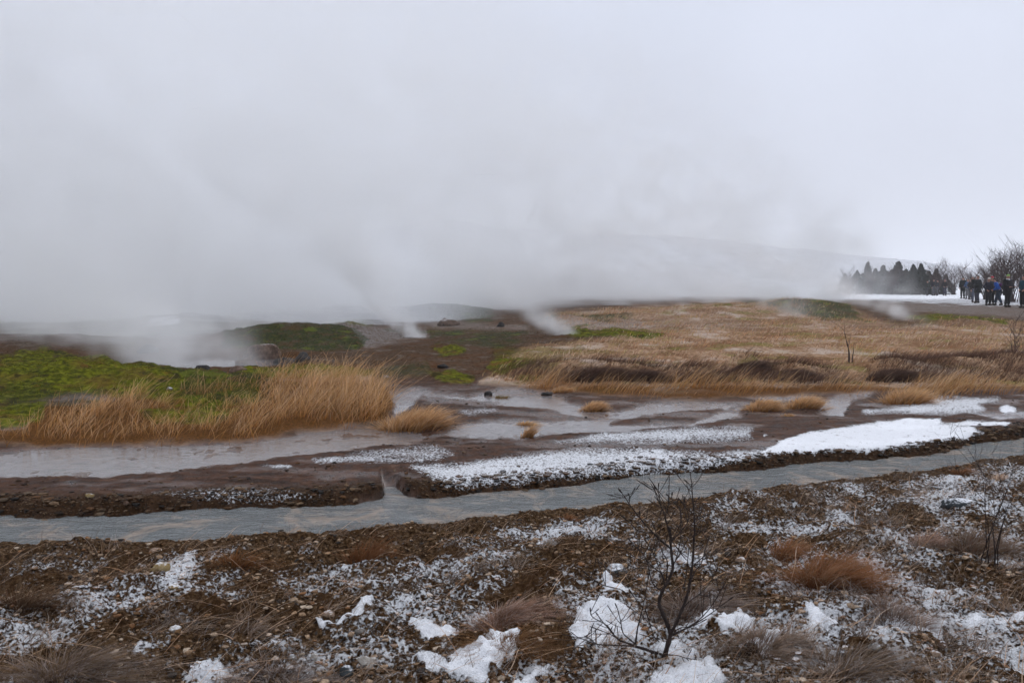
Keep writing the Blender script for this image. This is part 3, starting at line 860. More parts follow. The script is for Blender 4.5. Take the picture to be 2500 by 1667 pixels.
def build_gravel():
    prot = []
    for k in range(5): V, T = rock_arrays(1, 200 + k, 9, .35, .75); prot.append((V, T))
    small = []
    for k in range(5): V, T = rock_arrays(0 + 1, 230 + k, 5, .3, .8) if False else (lambda a: (a[0] * (1 + .3 * np.random.default_rng(k).normal(size=(len(a[0]), 1))), a[1]))(ico(1)); small.append((V, T))
    n = 76000
    y = 2.6 + (RNG.random(n) ** 1.25) * 7.5
    x = (RNG.random(n) * 2 - 1) * (y * .68 + .4)
    z, A, B, C = ground(x, y, True)
    keep = (y < y_low(x) - .02) & (C[:, 0] < .35)
    # clustered: some stretches are stony, some are not
    cl = fbm(x * 1.6, y * 1.6, 301, 3)
    keep &= RNG.random(n) < np.clip(.55 + 1.1 * cl, .12, 1)
    x, y, z, A = x[keep], y[keep], z[keep], A[keep]
    s = .0055 * np.exp(RNG.exponential(.50, len(x))); s = np.minimum(s, .028)
    sc3 = np.stack([s, s * RNG.uniform(.6, 1, len(x)), s * RNG.uniform(.4, .8, len(x))], 1)
    col = STONECOL[RNG.integers(0, len(STONECOL), len(x))] * RNG.uniform(.7, 1.45, (len(x), 1))
    sn = np.clip(.12 + A[:, 0] * 1.2 + .5 * fbm(x * 2, y * 2, 303, 2), 0, .95)
    col = np.concatenate([col, sn[:, None]], 1)
    V, T, Cc = instance_arrays(prot, np.stack([x, y, z + s * .25], 1), sc3, RNG.random(len(x)) * 6.28, col)
    o = link('gravel', mesh_np('gravel', V, T, False, {'col': Cc}), None, gravel_material())
    tag(o, 'loose snow-dusted gravel and crumbs covering the near bank', 'gravel', kind='stuff')
    # grit on the mud bars and cut bank
    n = 16000
    y = 6.3 + RNG.random(n) ** 1.4 * 14; x = (RNG.random(n) * 2 - 1) * (y * .68)
    xb = RNG.uniform(-7.5, 9.5, 14000); x = np.concatenate([x, xb]); y = np.concatenate([y, y_up(xb) + RNG.normal(.06, .13, 14000)])
    z, A, B, C = ground(x, y, True)
    d2 = y - y_up(x)
    keep = (d2 > -.02) & (A[:, 1] < .3) & (A[:, 2] < .3) & ((z > .012) | (d2 < .3) | (RNG.random(len(x)) < .06)) & (A[:, 0] < .9)
    keep &= RNG.random(len(x)) < np.where(d2 < .5, 1.0, np.clip(.35 + 1.2 * fbm(x * 1.4, y * 1.4, 305, 3), .05, 1))
    x, y, z, A, d2 = x[keep], y[keep], z[keep], A[keep], d2[keep]
    s = .006 * np.exp(RNG.exponential(.5, len(x))); s = np.minimum(s, np.where(d2 < .4, .045, .03))
    sc3 = np.stack([s * 1.2, s, s * .6], 1)
    col = (STONECOL[RNG.integers(0, 6, len(x))] * .55) * RNG.uniform(.5, 1.1, (len(x), 1))
    col = np.concatenate([col, np.clip(A[:, :1] * 1.0, 0, .9)], 1)
    V, T, Cc = instance_arrays(prot, np.stack([x, y, z + s * .15], 1), sc3, RNG.random(len(x)) * 6.28, col)
    o = link('gravel', mesh_np('grit', V, T, False, {'col': Cc}), None, bpy.data.materials['gravel'])
    tag(o, 'dark grit and clods on the mud bars beyond the stream', 'gravel', kind='stuff')
build_gravel()

# ------------------------------------------------------------------ grass
def blades(base, hgt, lean, width, c0, c1, segs=4, curl=.5, rg=RNG, flat=0.0, fr=None):
    """ribbons: base (n,3), hgt (n,), lean (n,2) metres the tip leans, c0/c1 (n,3) colours of root and tip"""
    n = len(base)
    t = np.linspace(0, 1, segs + 1)
    ang = rg.random(n) * math.pi
    side = np.stack([np.cos(ang), np.sin(ang), np.zeros(n)], 1)
    cur = t ** (1 + curl)
    wob = rg.normal(size=(n, 2)) * .05
    P = np.zeros((n, segs + 1, 3))
    P[..., 0] = base[:, None, 0] + lean[:, None, 0] * cur + wob[:, None, 0] * hgt[:, None] * np.sin(t * 5)
    P[..., 1] = base[:, None, 1] + lean[:, None, 1] * cur + wob[:, None, 1] * hgt[:, None] * np.sin(t * 4)
    drop = (lean ** 2).sum(1) ** .5
    P[..., 2] = base[:, None, 2] + hgt[:, None] * (t - flat * t ** 3)
    wd = width[:, None] * (1 - .85 * t ** 1.5)[None]
    L = P - side[:, None] * wd[..., None]; Rr = P + side[:, None] * wd[..., None]
    V = np.stack([L, Rr], 2).reshape(n, -1, 3)
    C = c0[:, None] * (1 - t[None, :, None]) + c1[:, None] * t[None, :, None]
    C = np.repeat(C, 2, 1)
    C = np.concatenate([C, np.ones((*C.shape[:2], 1))], 2)
    q = []
    for i in range(segs): q.append((2 * i, 2 * i + 1, 2 * i + 3, 2 * i + 2))
    Q = np.array(q)[None] + (np.arange(n) * (2 * segs + 2))[:, None, None]
    return V.reshape(-1, 3), Q.reshape(-1, 4), C.reshape(-1, 4)

M_GRASS = attr_material('dry_grass', .85)
class Acc:
    def __init__(s): s.V, s.Q, s.C, s.n = [], [], [], 0
    def add(s, a):
        V, Q, C = a
        s.V.append(V); s.Q.append(Q + s.n); s.C.append(C); s.n += len(V)
    def build(s, name, parent=None, mat=None, loc=None):
        V = np.concatenate(s.V)
        if loc is not None: V = V - np.array(loc)
        o = link(name, mesh_np(name, V, np.concatenate(s.Q), True, {'col': np.concatenate(s.C)}), parent, mat or M_GRASS)
        if loc is not None: o.location = loc
        return o

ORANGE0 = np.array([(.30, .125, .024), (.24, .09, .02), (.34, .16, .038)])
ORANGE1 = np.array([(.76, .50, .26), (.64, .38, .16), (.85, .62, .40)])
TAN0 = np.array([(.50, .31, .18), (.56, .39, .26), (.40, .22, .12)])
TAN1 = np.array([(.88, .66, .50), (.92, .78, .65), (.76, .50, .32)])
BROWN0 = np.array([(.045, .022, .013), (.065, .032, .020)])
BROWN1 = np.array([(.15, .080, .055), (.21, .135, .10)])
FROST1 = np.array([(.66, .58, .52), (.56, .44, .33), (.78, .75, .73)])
def pick(P, n, lo=.75, hi=1.15): return P[RNG.integers(0, len(P), n)] * RNG.uniform(lo, hi, (n, 1))

def scatter(n, polys, ylo, yhi, xspan=.70):
    """points of the ground inside pixel polygons, uniform in world"""
    y = ylo + RNG.random(n) * (yhi - ylo); x = (RNG.random(n) * 2 - 1) * yhi * xspan
    k = np.abs(x) < y * xspan + .5; x, y = x[k], y[k]
    z, A, B, C = ground(x, y, True)
    u, v = pix(x, y, base_z(x, y))
    m = np.zeros(x.shape)
    for P in polys: m = np.maximum(m, mask(u, v, P, 10, 9 * fbm(x * 1.7, y * 1.7, 401, 3)))
    k = RNG.random(len(x)) < m
    return x[k], y[k], z[k], A[k], u[k], v[k]

def tall_left():
    a = Acc()
    x, y, z, A, u, v = scatter(75000, [TAN[0][0]], 9.4, 15.0)
    # thinner where moss shows, thick along the water
    dens = fbm(x * 1.3, y * 1.3, 402, 3)
    keep = RNG.random(len(x)) < np.clip((.75 + 1.5 * dens - .80 * A[:, 1]) * (.35 + .65 * sst(40, 260, u + 90 * dens)) , .03, 1)
    x, y, z, u, v = x[keep], y[keep], z[keep], u[keep], v[keep]
    cl = fbm(x * 3.2, y * 3.2, 404, 3); kk = RNG.random(len(x)) < np.clip(.80 + 2.0 * cl, .10, 1); x, y, z, u, v, cl = x[kk], y[kk], z[kk], u[kk], v[kk], cl[kk]
    n = len(x)
    big = sst(560, 700, u)
    h = RNG.uniform(.14, .34, n) * (.80 + .55 * big) * (1 + .6 * fbm(x * .9, y * .9, 403, 2) + 1.1 * cl)
    lean = np.stack([h * RNG.normal(.52, .48, n), h * RNG.normal(.0, .38, n)], 1)
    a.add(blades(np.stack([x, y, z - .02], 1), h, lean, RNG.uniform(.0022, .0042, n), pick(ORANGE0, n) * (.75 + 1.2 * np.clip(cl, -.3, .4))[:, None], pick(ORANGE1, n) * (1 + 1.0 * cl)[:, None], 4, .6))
    o = a.build('tall_grass'); tag(o, 'orange tan grass bending right beside the left mossy bank', 'grass', kind='stuff')
tall_left()

def tall_right():
    a = Acc()
    reg = [[(1130, 872), (1200, 876), (1400, 890), (1600, 884), (1900, 888), (2060, 897), (2000, 900), (1900, 895), (1650, 905), (1520, 912), (1380, 900), (1180, 888)],
           [(2030, 915), (2100, 880), (2352, 875), (2900, 870), (2900, 890), (2352, 900), (2150, 915)]]
    x, y, z, A, u, v = scatter(52000, reg, 12.5, 18.0)
    n = len(x)
    pq = fbm(x * 1.1, y * 1.1, 413, 3); kk = RNG.random(n) < np.clip(.55 + 1.8 * pq, .05, 1); x, y, z, pq = x[kk], y[kk], z[kk], pq[kk]; n = len(x)
    h = RNG.uniform(.10, .30, n) * (1 + 1.6 * pq)
    lean = np.stack([h * RNG.normal(.75, .25, n), h * RNG.normal(0, .28, n)], 1)
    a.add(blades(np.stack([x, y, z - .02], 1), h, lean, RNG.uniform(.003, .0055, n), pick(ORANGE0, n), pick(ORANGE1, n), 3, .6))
    o = a.build('tall_grass'); tag(o, 'orange tan grass edging the wet flats on the right', 'grass', kind='stuff')
tall_right()

HEATH = [[(1980, 862), (2020, 832), (2352, 815), (2900, 800), (2900, 872), (2352, 872), (2100, 885)],
         [(1130, 862), (1260, 838), (1420, 836), (1520, 848), (1650, 850), (1780, 842), (1900, 850), (1990, 885), (1700, 884), (1400, 884), (1200, 876)]]
def field():
    a = Acc()
    x, y, z, A, u, v = scatter(150000, [TAN[1][0], TAN[2][0], TAN[3][0]], 15.5, 46.0)
    pn = fbm(x * .35, y * .35, 420, 3); n = len(x)
    hm = mask(u, v, HEATH[1], 12, 14 * fbm(x * .9, y * .9, 431, 3)) + mask(u, v, HEATH[0], 12, 14 * fbm(x * .9, y * .9, 431, 3))
    keep = RNG.random(n) < np.clip(.55 + 1.3 * pn + .5 * fbm(x * 1.3, y * 1.6, 423, 3) - .5 * A[:, 1], .06, 1) * (1 - .9 * np.clip(hm, 0, 1))
    x, y, z, pn = x[keep], y[keep], z[keep], pn[keep]; n = len(x)
    h = RNG.uniform(.05, .14, n) * (1 + .9 * pn)
    lean = np.stack([h * RNG.normal(.7, .35, n), h * RNG.normal(0, .4, n)], 1)
    fr = (RNG.random((n, 1)) < (.12 + .5 * sst(22, 34, y))[:, None])
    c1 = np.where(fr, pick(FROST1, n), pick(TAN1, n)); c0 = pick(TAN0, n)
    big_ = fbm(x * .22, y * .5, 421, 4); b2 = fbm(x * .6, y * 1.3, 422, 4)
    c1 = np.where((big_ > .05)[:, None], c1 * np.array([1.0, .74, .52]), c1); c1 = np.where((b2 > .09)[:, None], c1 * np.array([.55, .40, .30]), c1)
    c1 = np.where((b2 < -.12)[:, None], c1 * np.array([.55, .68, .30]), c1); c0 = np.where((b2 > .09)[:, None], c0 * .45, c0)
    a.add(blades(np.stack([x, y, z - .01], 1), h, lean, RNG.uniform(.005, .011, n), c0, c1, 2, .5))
    o = a.build('meadow_grass'); tag(o, 'short straw coloured meadow grass covering the right half beyond the flats', 'grass', kind='stuff')
    # low brown heath along the meadow's front edge, right
    a = Acc()
    reg = HEATH
    x, y, z, A, u, v = scatter(110000, reg, 13.0, 21.0); n = len(x)
    g = fbm(x * .9, y * .9, 431, 3)
    keep = RNG.random(n) < np.clip(.75 + 1.8 * g, .10, 1); x, y, z, g = x[keep], y[keep], z[keep], g[keep]; n = len(x)
    h = RNG.uniform(.10, .22, n) * (1 + .8 * g)
    lean = np.stack([h * RNG.normal(.9, .4, n), h * RNG.normal(0, .5, n)], 1)
    a.add(blades(np.stack([x, y, z - .01], 1), h, lean, RNG.uniform(.003, .006, n), pick(BROWN0, n), pick(BROWN1, n), 3, .6))
    o = a.build('heath_brush'); tag(o, 'dark grey brown heath brush between meadow and wet flats', 'brush', kind='stuff')
field()

def moss_fuzz():
    """moss and heather stems that break the outline of the green cushions"""
    a = Acc()
    n = 210000
    y = 11 + RNG.random(n) ** 1.2 * 22; x = (RNG.random(n) * 2 - 1) * y * .68
    z, A, B, C = ground(x, y, True)
    m = np.maximum(A[:, 1], B[:, 1] * .8) + B[:, 3] * np.clip(.14 + .9 * fbm(x * .9, y * .9, 445, 3), 0, .5)
    k = RNG.random(n) < m * .8; x, y, z, A, B = x[k], y[k], z[k], A[k], B[k]; n = len(x)
    h = RNG.uniform(.008, .024, n) * (1 + .02 * y)
    lean = np.stack([h * RNG.normal(.3, .5, n), h * RNG.normal(0, .5, n)], 1)
    G0 = np.array([(.05, .06, .008), (.10, .12, .015)]); G1_ = np.array([(.19, .195, .012), (.28, .27, .035), (.11, .12, .010), (.24, .15, .03)])
    D0 = np.array([(.012, .014, .006)]); D1_ = np.array([(.04, .055, .015), (.09, .08, .03), (.03, .03, .015)])
    pn = fbm(x * .8, y * .8, 440, 3)
    isd = (A[:, 1] < .35)[:, None]; isb = ((A[:, 1] < .2) & (B[:, 1] < .3))[:, None]
    c1 = np.where(isd, pick(D1_, n), pick(G1_, n) * (1 + .5 * pn)[:, None]); c0 = np.where(isd, pick(D0, n), pick(G0, n))
    dk = (fbm(x * 1.6, y * 1.6, 441, 3) > .12)[:, None] & (RNG.random((n, 1)) < .8)
    c1 = np.where(dk, pick(D1_, n), c1)
    rust = (pn > .13)[:, None] & (RNG.random((n, 1)) < .6)
    c1 = np.where(rust & ~isb, pick(np.array([(.24, .12, .035), (.16, .07, .02)]), n), c1)
    c1 = np.where(isb, pick(np.array([(.13, .050, .014), (.07, .038, .014), (.20, .105, .038), (.09, .085, .015)]), n), c1)
    a.add(blades(np.stack([x, y, z - .006], 1), h, lean, RNG.uniform(.0025, .006, n) * (.6 + y * .04), c0, c1, 2, .4))
    o = a.build('moss'); tag(o, 'fuzzy green and rusty moss over the mounds round the hot pools', 'moss', kind='stuff')
moss_fuzz()

def near_grass():
    a = Acc()
    # low frosted tufts in drifts
    nt_ = 1000
    y = 2.9 + RNG.random(nt_) ** 1.1 * 5.5; x = (RNG.random(nt_) * 2 - 1) * y * .68
    g = fbm(x * 1.0, y * 1.0, 451, 2)
    k = (y < y_low(x) - .25) & (RNG.random(nt_) < np.clip(.30 + 1.5 * g + .30 * (y < 4.4) + .12 * x, .03, 1)); x, y = x[k], y[k]
    for i in range(len(x)):
        n = int(RNG.integers(14, 46)); r = RNG.uniform(.02, .09)
        bx = x[i] + RNG.normal(0, r, n); by = y[i] + RNG.normal(0, r, n)
        bz = ground(bx, by)
        h = RNG.uniform(.02, .10, n) * RNG.uniform(.6, 1.5)
        aa = RNG.normal(.5, .9); le = h * RNG.uniform(.6, 2.2, n)
        lean = np.stack([le * np.cos(aa + RNG.normal(0, .7, n)), le * np.sin(aa + RNG.normal(0, .7, n))], 1)
        fro = RNG.random() < .55
        a.add(blades(np.stack([bx, by, bz - .005], 1), h, lean, RNG.uniform(.0011, .0023, n), pick(BROWN0 if RNG.random() < .6 else TAN0 * .5, n), pick(FROST1 if fro else TAN1, n, .4, .85), 4, .8, flat=.3))
    # long fallen straws
    n = 1000
    y = 2.8 + RNG.random(n) * 4.6; x = (RNG.random(n) * 2 - 1) * y * .66; k = y < y_low(x) - .3; x, y = x[k], y[k]; n = len(x)
    h = RNG.uniform(.04, .16, n)
    aa = RNG.normal(.45, .5, n) + np.where(RNG.random(n) < .25, math.pi, 0); L = RNG.uniform(.12, .48, n)
    a.add(blades(np.stack([x, y, ground(x, y) + .005], 1), h, np.stack([L * np.cos(aa), L * np.sin(aa)], 1), RNG.uniform(.0014, .0028, n), pick(TAN0, n), pick(TAN1, n, .6, .95), 6, .15, flat=.45))
    # upright thin brown stalks
    n = 1500
    y = 2.8 + RNG.random(n) * 5; x = (RNG.random(n) * 2 - 1) * y * .68
    g = fbm(x * .9, y * .9, 455, 2); k = (y < y_low(x) - .2) & (g > .02); x, y = x[k], y[k]; n = len(x)
    h = RNG.uniform(.05, .19, n)
    a.add(blades(np.stack([x, y, ground(x, y) - .01], 1), h, np.stack([h * RNG.normal(.15, .25, n), h * RNG.normal(0, .25, n)], 1), RNG.uniform(.0009, .0016, n), pick(BROWN0, n), pick(BROWN1, n, 1.0, 2.0), 4, .3))
    o = a.build('withered_grass'); tag(o, 'withered frosted stems and fallen straws strewn over the near bank', 'grass', kind='stuff')
near_grass()

def tussock(u, v, wpx, hpx, label, name='grass_tussock', c0=ORANGE0, c1=ORANGE1, n=None, lean=.6, spread=.5, cat='tussock', group=None, wide=1.0, flat=.1):
    p = on_ground(u, v); d = p.y
    w_, h_ = wpx / F * d * .5, hpx / F * d
    n = n or int(min(2600, 500 + 900 * w_ / .2))
    q = RNG.normal(size=(n, 2)) * np.array([w_ * .42, w_ * .22])
    bx, by = p.x + q[:, 0], p.y + q[:, 1]
    bz = ground(bx, by)
    rr = np.clip(1 - (np.abs(q[:, 0]) / (w_ * 1.15)) ** 2, .3, 1)
    h = h_ * RNG.uniform(.35, 1.0, n) * rr
    le = np.stack([q[:, 0] * spread + h * RNG.normal(lean, .28, n), q[:, 1] * spread + h * RNG.normal(0, .3, n)], 1)
    a = Acc(); a.add(blades(np.stack([bx, by, bz - .01], 1), h, le, RNG.uniform(.0012, .0027, n) * (max(d, 4) / 5) ** .8 * wide, pick(c0, n), pick(c1, n), 5, .6, flat=flat))
    o = a.build(name, loc=(p.x, p.y, p.z)); tag(o, label, cat, group); return o
GT = 'grass tussocks standing in the wet flats'
tussock(948, 984, 165, 62, 'long orange tussock on the mud spit right of the tall left grass', group=GT, n=2600)
tussock(1362, 944, 60, 30, 'small golden tussock at the edge of the shallow water', group=GT)
tussock(1750, 942, 80, 34, 'dark orange tussock, left of the pair on the right flats', group=GT)
tussock(1845, 936, 90, 36, 'golden tussock, right of the pair on the right flats', group=GT)
tussock(1212, 1004, 34, 44, 'thin upright straw tussock in the middle of the mud bar', group=GT, n=260)
tussock(1210, 976, 60, 14, 'flat mossy orange tussock behind the thin upright one', group=GT, n=500)
tussock(1150, 914, 46, 10, 'tiny low green brown tussock in the upper shallows', group=GT, n=200, c1=np.array([(.20, .18, .05)]))
tussock(1810, 956, 34, 10, 'tiny brown tussock just below the pair on the right flats', group=GT, n=160)
tussock(2080, 924, 120, 44, 'bushy straw tussock beside the inlet on the far right', group=GT, n=1500)
tussock(1290, 900, 60, 18, 'low golden tussock against the meadow edge', group=GT, n=400)
GN_ = 'grass tussocks on the near bank'
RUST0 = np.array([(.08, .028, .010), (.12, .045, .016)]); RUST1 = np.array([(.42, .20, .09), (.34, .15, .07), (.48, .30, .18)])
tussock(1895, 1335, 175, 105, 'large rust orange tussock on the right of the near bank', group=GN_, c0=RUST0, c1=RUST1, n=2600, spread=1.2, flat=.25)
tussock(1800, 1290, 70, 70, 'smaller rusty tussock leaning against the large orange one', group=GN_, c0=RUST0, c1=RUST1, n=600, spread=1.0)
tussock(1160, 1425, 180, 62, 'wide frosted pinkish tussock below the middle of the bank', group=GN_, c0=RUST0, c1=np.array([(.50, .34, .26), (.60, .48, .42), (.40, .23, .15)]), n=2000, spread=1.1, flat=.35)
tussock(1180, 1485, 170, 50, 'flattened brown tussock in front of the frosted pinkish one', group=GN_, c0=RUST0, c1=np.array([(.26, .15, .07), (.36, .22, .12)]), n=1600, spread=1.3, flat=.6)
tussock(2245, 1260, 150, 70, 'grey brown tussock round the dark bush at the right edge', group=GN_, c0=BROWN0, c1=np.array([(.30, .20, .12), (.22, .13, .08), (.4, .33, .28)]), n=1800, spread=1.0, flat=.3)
tussock(2125, 1255, 76, 44, 'small pinkish tussock left of the dark bush', group=GN_, c0=RUST0, c1=np.array([(.45, .27, .18), (.55, .42, .36)]), n=700, spread=1.0)
tussock(838, 1300, 100, 70, 'rusty tussock with upright stalks near the stream', group=GN_, c0=RUST0, c1=np.array([(.24, .10, .04), (.30, .15, .07)]), n=520, spread=1.1)
tussock(545, 1300, 110, 50, 'sparse orange tussock at the bank top on the left', group=GN_, c0=RUST0, c1=np.array([(.32, .13, .04), (.30, .17, .08)]), n=420, spread=1.4, flat=.3)
tussock(1308, 1196, 40, 22, 'little orange tussock at the stream edge left of the sapling', group=GN_, c0=RUST0, c1=RUST1, n=260, spread=1.2)
tussock(2205, 1088, 50, 18, 'little rust tussock on the far right bank top', group=GN_, c0=RUST0, c1=RUST1, n=260, spread=1.4)
tussock(2290, 1105, 30, 26, 'small olive brown tussock beyond the largest blue-grey stone', group=GN_, c0=BROWN0, c1=TAN1, n=260)
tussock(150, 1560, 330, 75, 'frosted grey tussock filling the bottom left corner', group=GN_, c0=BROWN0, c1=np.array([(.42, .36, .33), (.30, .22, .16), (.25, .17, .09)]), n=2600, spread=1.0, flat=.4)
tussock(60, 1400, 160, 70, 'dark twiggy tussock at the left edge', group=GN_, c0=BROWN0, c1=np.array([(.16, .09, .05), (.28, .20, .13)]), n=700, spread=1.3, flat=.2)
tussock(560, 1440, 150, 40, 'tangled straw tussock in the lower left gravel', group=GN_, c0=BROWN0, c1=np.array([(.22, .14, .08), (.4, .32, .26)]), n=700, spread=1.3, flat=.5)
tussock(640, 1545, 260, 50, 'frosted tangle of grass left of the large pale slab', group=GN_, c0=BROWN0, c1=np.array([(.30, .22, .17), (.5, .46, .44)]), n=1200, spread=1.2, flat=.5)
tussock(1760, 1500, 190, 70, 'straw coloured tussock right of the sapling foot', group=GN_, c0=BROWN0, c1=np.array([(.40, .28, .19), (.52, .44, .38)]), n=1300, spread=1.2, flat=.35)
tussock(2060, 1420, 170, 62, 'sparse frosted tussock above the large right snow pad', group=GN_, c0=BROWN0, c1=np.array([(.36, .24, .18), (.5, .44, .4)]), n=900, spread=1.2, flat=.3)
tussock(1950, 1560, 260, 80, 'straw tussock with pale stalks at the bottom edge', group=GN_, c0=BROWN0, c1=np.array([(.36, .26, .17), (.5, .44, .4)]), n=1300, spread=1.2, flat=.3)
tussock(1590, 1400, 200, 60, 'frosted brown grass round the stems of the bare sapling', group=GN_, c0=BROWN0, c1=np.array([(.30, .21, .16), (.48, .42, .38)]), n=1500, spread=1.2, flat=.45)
GH = 'dark brown hummocks in front of the meadow'
for (u_, v_, wp, hp, lb) in ((1365, 872, 200, 58, 'widest dark brown hummock at the left of the row'), (1468, 872, 120, 44, 'low brown hummock touching the widest one'),
                             (1592, 868, 100, 44, 'dark brown hummock in the middle of the row'), (1712, 854, 84, 56, 'round reddish brown hummock standing highest'),
                             (1815, 868, 130, 42, 'faded brown hummock right of the round one'), (2050, 868, 130, 46, 'grey brown hummock beside the inlet')):
    tussock(u_, v_, wp, hp, lb, 'heath_hummock', BROWN0, BROWN1 * .8, 3200, .8, .5, 'hummock', GH, 1.0, .45)

# ------------------------------------------------------------------ woody plants
def tube_arrays(pts, rad, sides=6, bud=0):
    P = np.array([tuple(p) for p in pts], float); n = len(P)
    Tn = np.gradient(P, axis=0); Tn /= np.linalg.norm(Tn, axis=1)[:, None] + 1e-12
    ref = np.array([0, 1.0, 0]) if abs(Tn[0][1]) < .9 else np.array([1.0, 0, 0])
    V = []
    for i in range(n):
        a = np.cross(Tn[i], ref); a /= np.linalg.norm(a) + 1e-12; b = np.cross(Tn[i], a)
        for k in range(sides):
            th = 2 * math.pi * k / sides
            V.append(P[i] + rad[i] * (math.cos(th) * a + math.sin(th) * b))
    Q = []
    for i in range(n - 1):
        for k in range(sides):
            Q.append((i * sides + k, i * sides + (k + 1) % sides, (i + 1) * sides + (k + 1) % sides, (i + 1) * sides + k))
    return np.array(V), np.array(Q)

def smooth_poly(pts, k=4):
    """Catmull-Rom through the points"""
    P = [Vector(p) for p in pts]
    if len(P) < 3: return [P[0].lerp(P[-1], i / k) for i in range(k + 1)]
    P = [P[0] * 2 - P[1]] + P + [P[-1] * 2 - P[-2]]
    out = []
    for i in range(1, len(P) - 2):
        for j in range(k):
            t = j / k
            a, b, c, d = P[i - 1], P[i], P[i + 1], P[i + 2]
            out.append(.5 * ((2 * b) + (c - a) * t + (2 * a - 5 * b + 4 * c - d) * t * t + (3 * b - a - 3 * c + d) * t ** 3))
    out.append(P[-2]); return out

M_BARK = rock_material('dark_bark', [(.3, (.012, .008, .007)), (.5, (.028, .018, .015)), (.75, (.07, .05, .042))], .0, 30, .7)
M_TWIG = plain_material('grey_twig', (.085, .055, .050), .8, .4, 3)
M_NEEDLE = plain_material('needles', (.020, .026, .018), .85, .5, 3)

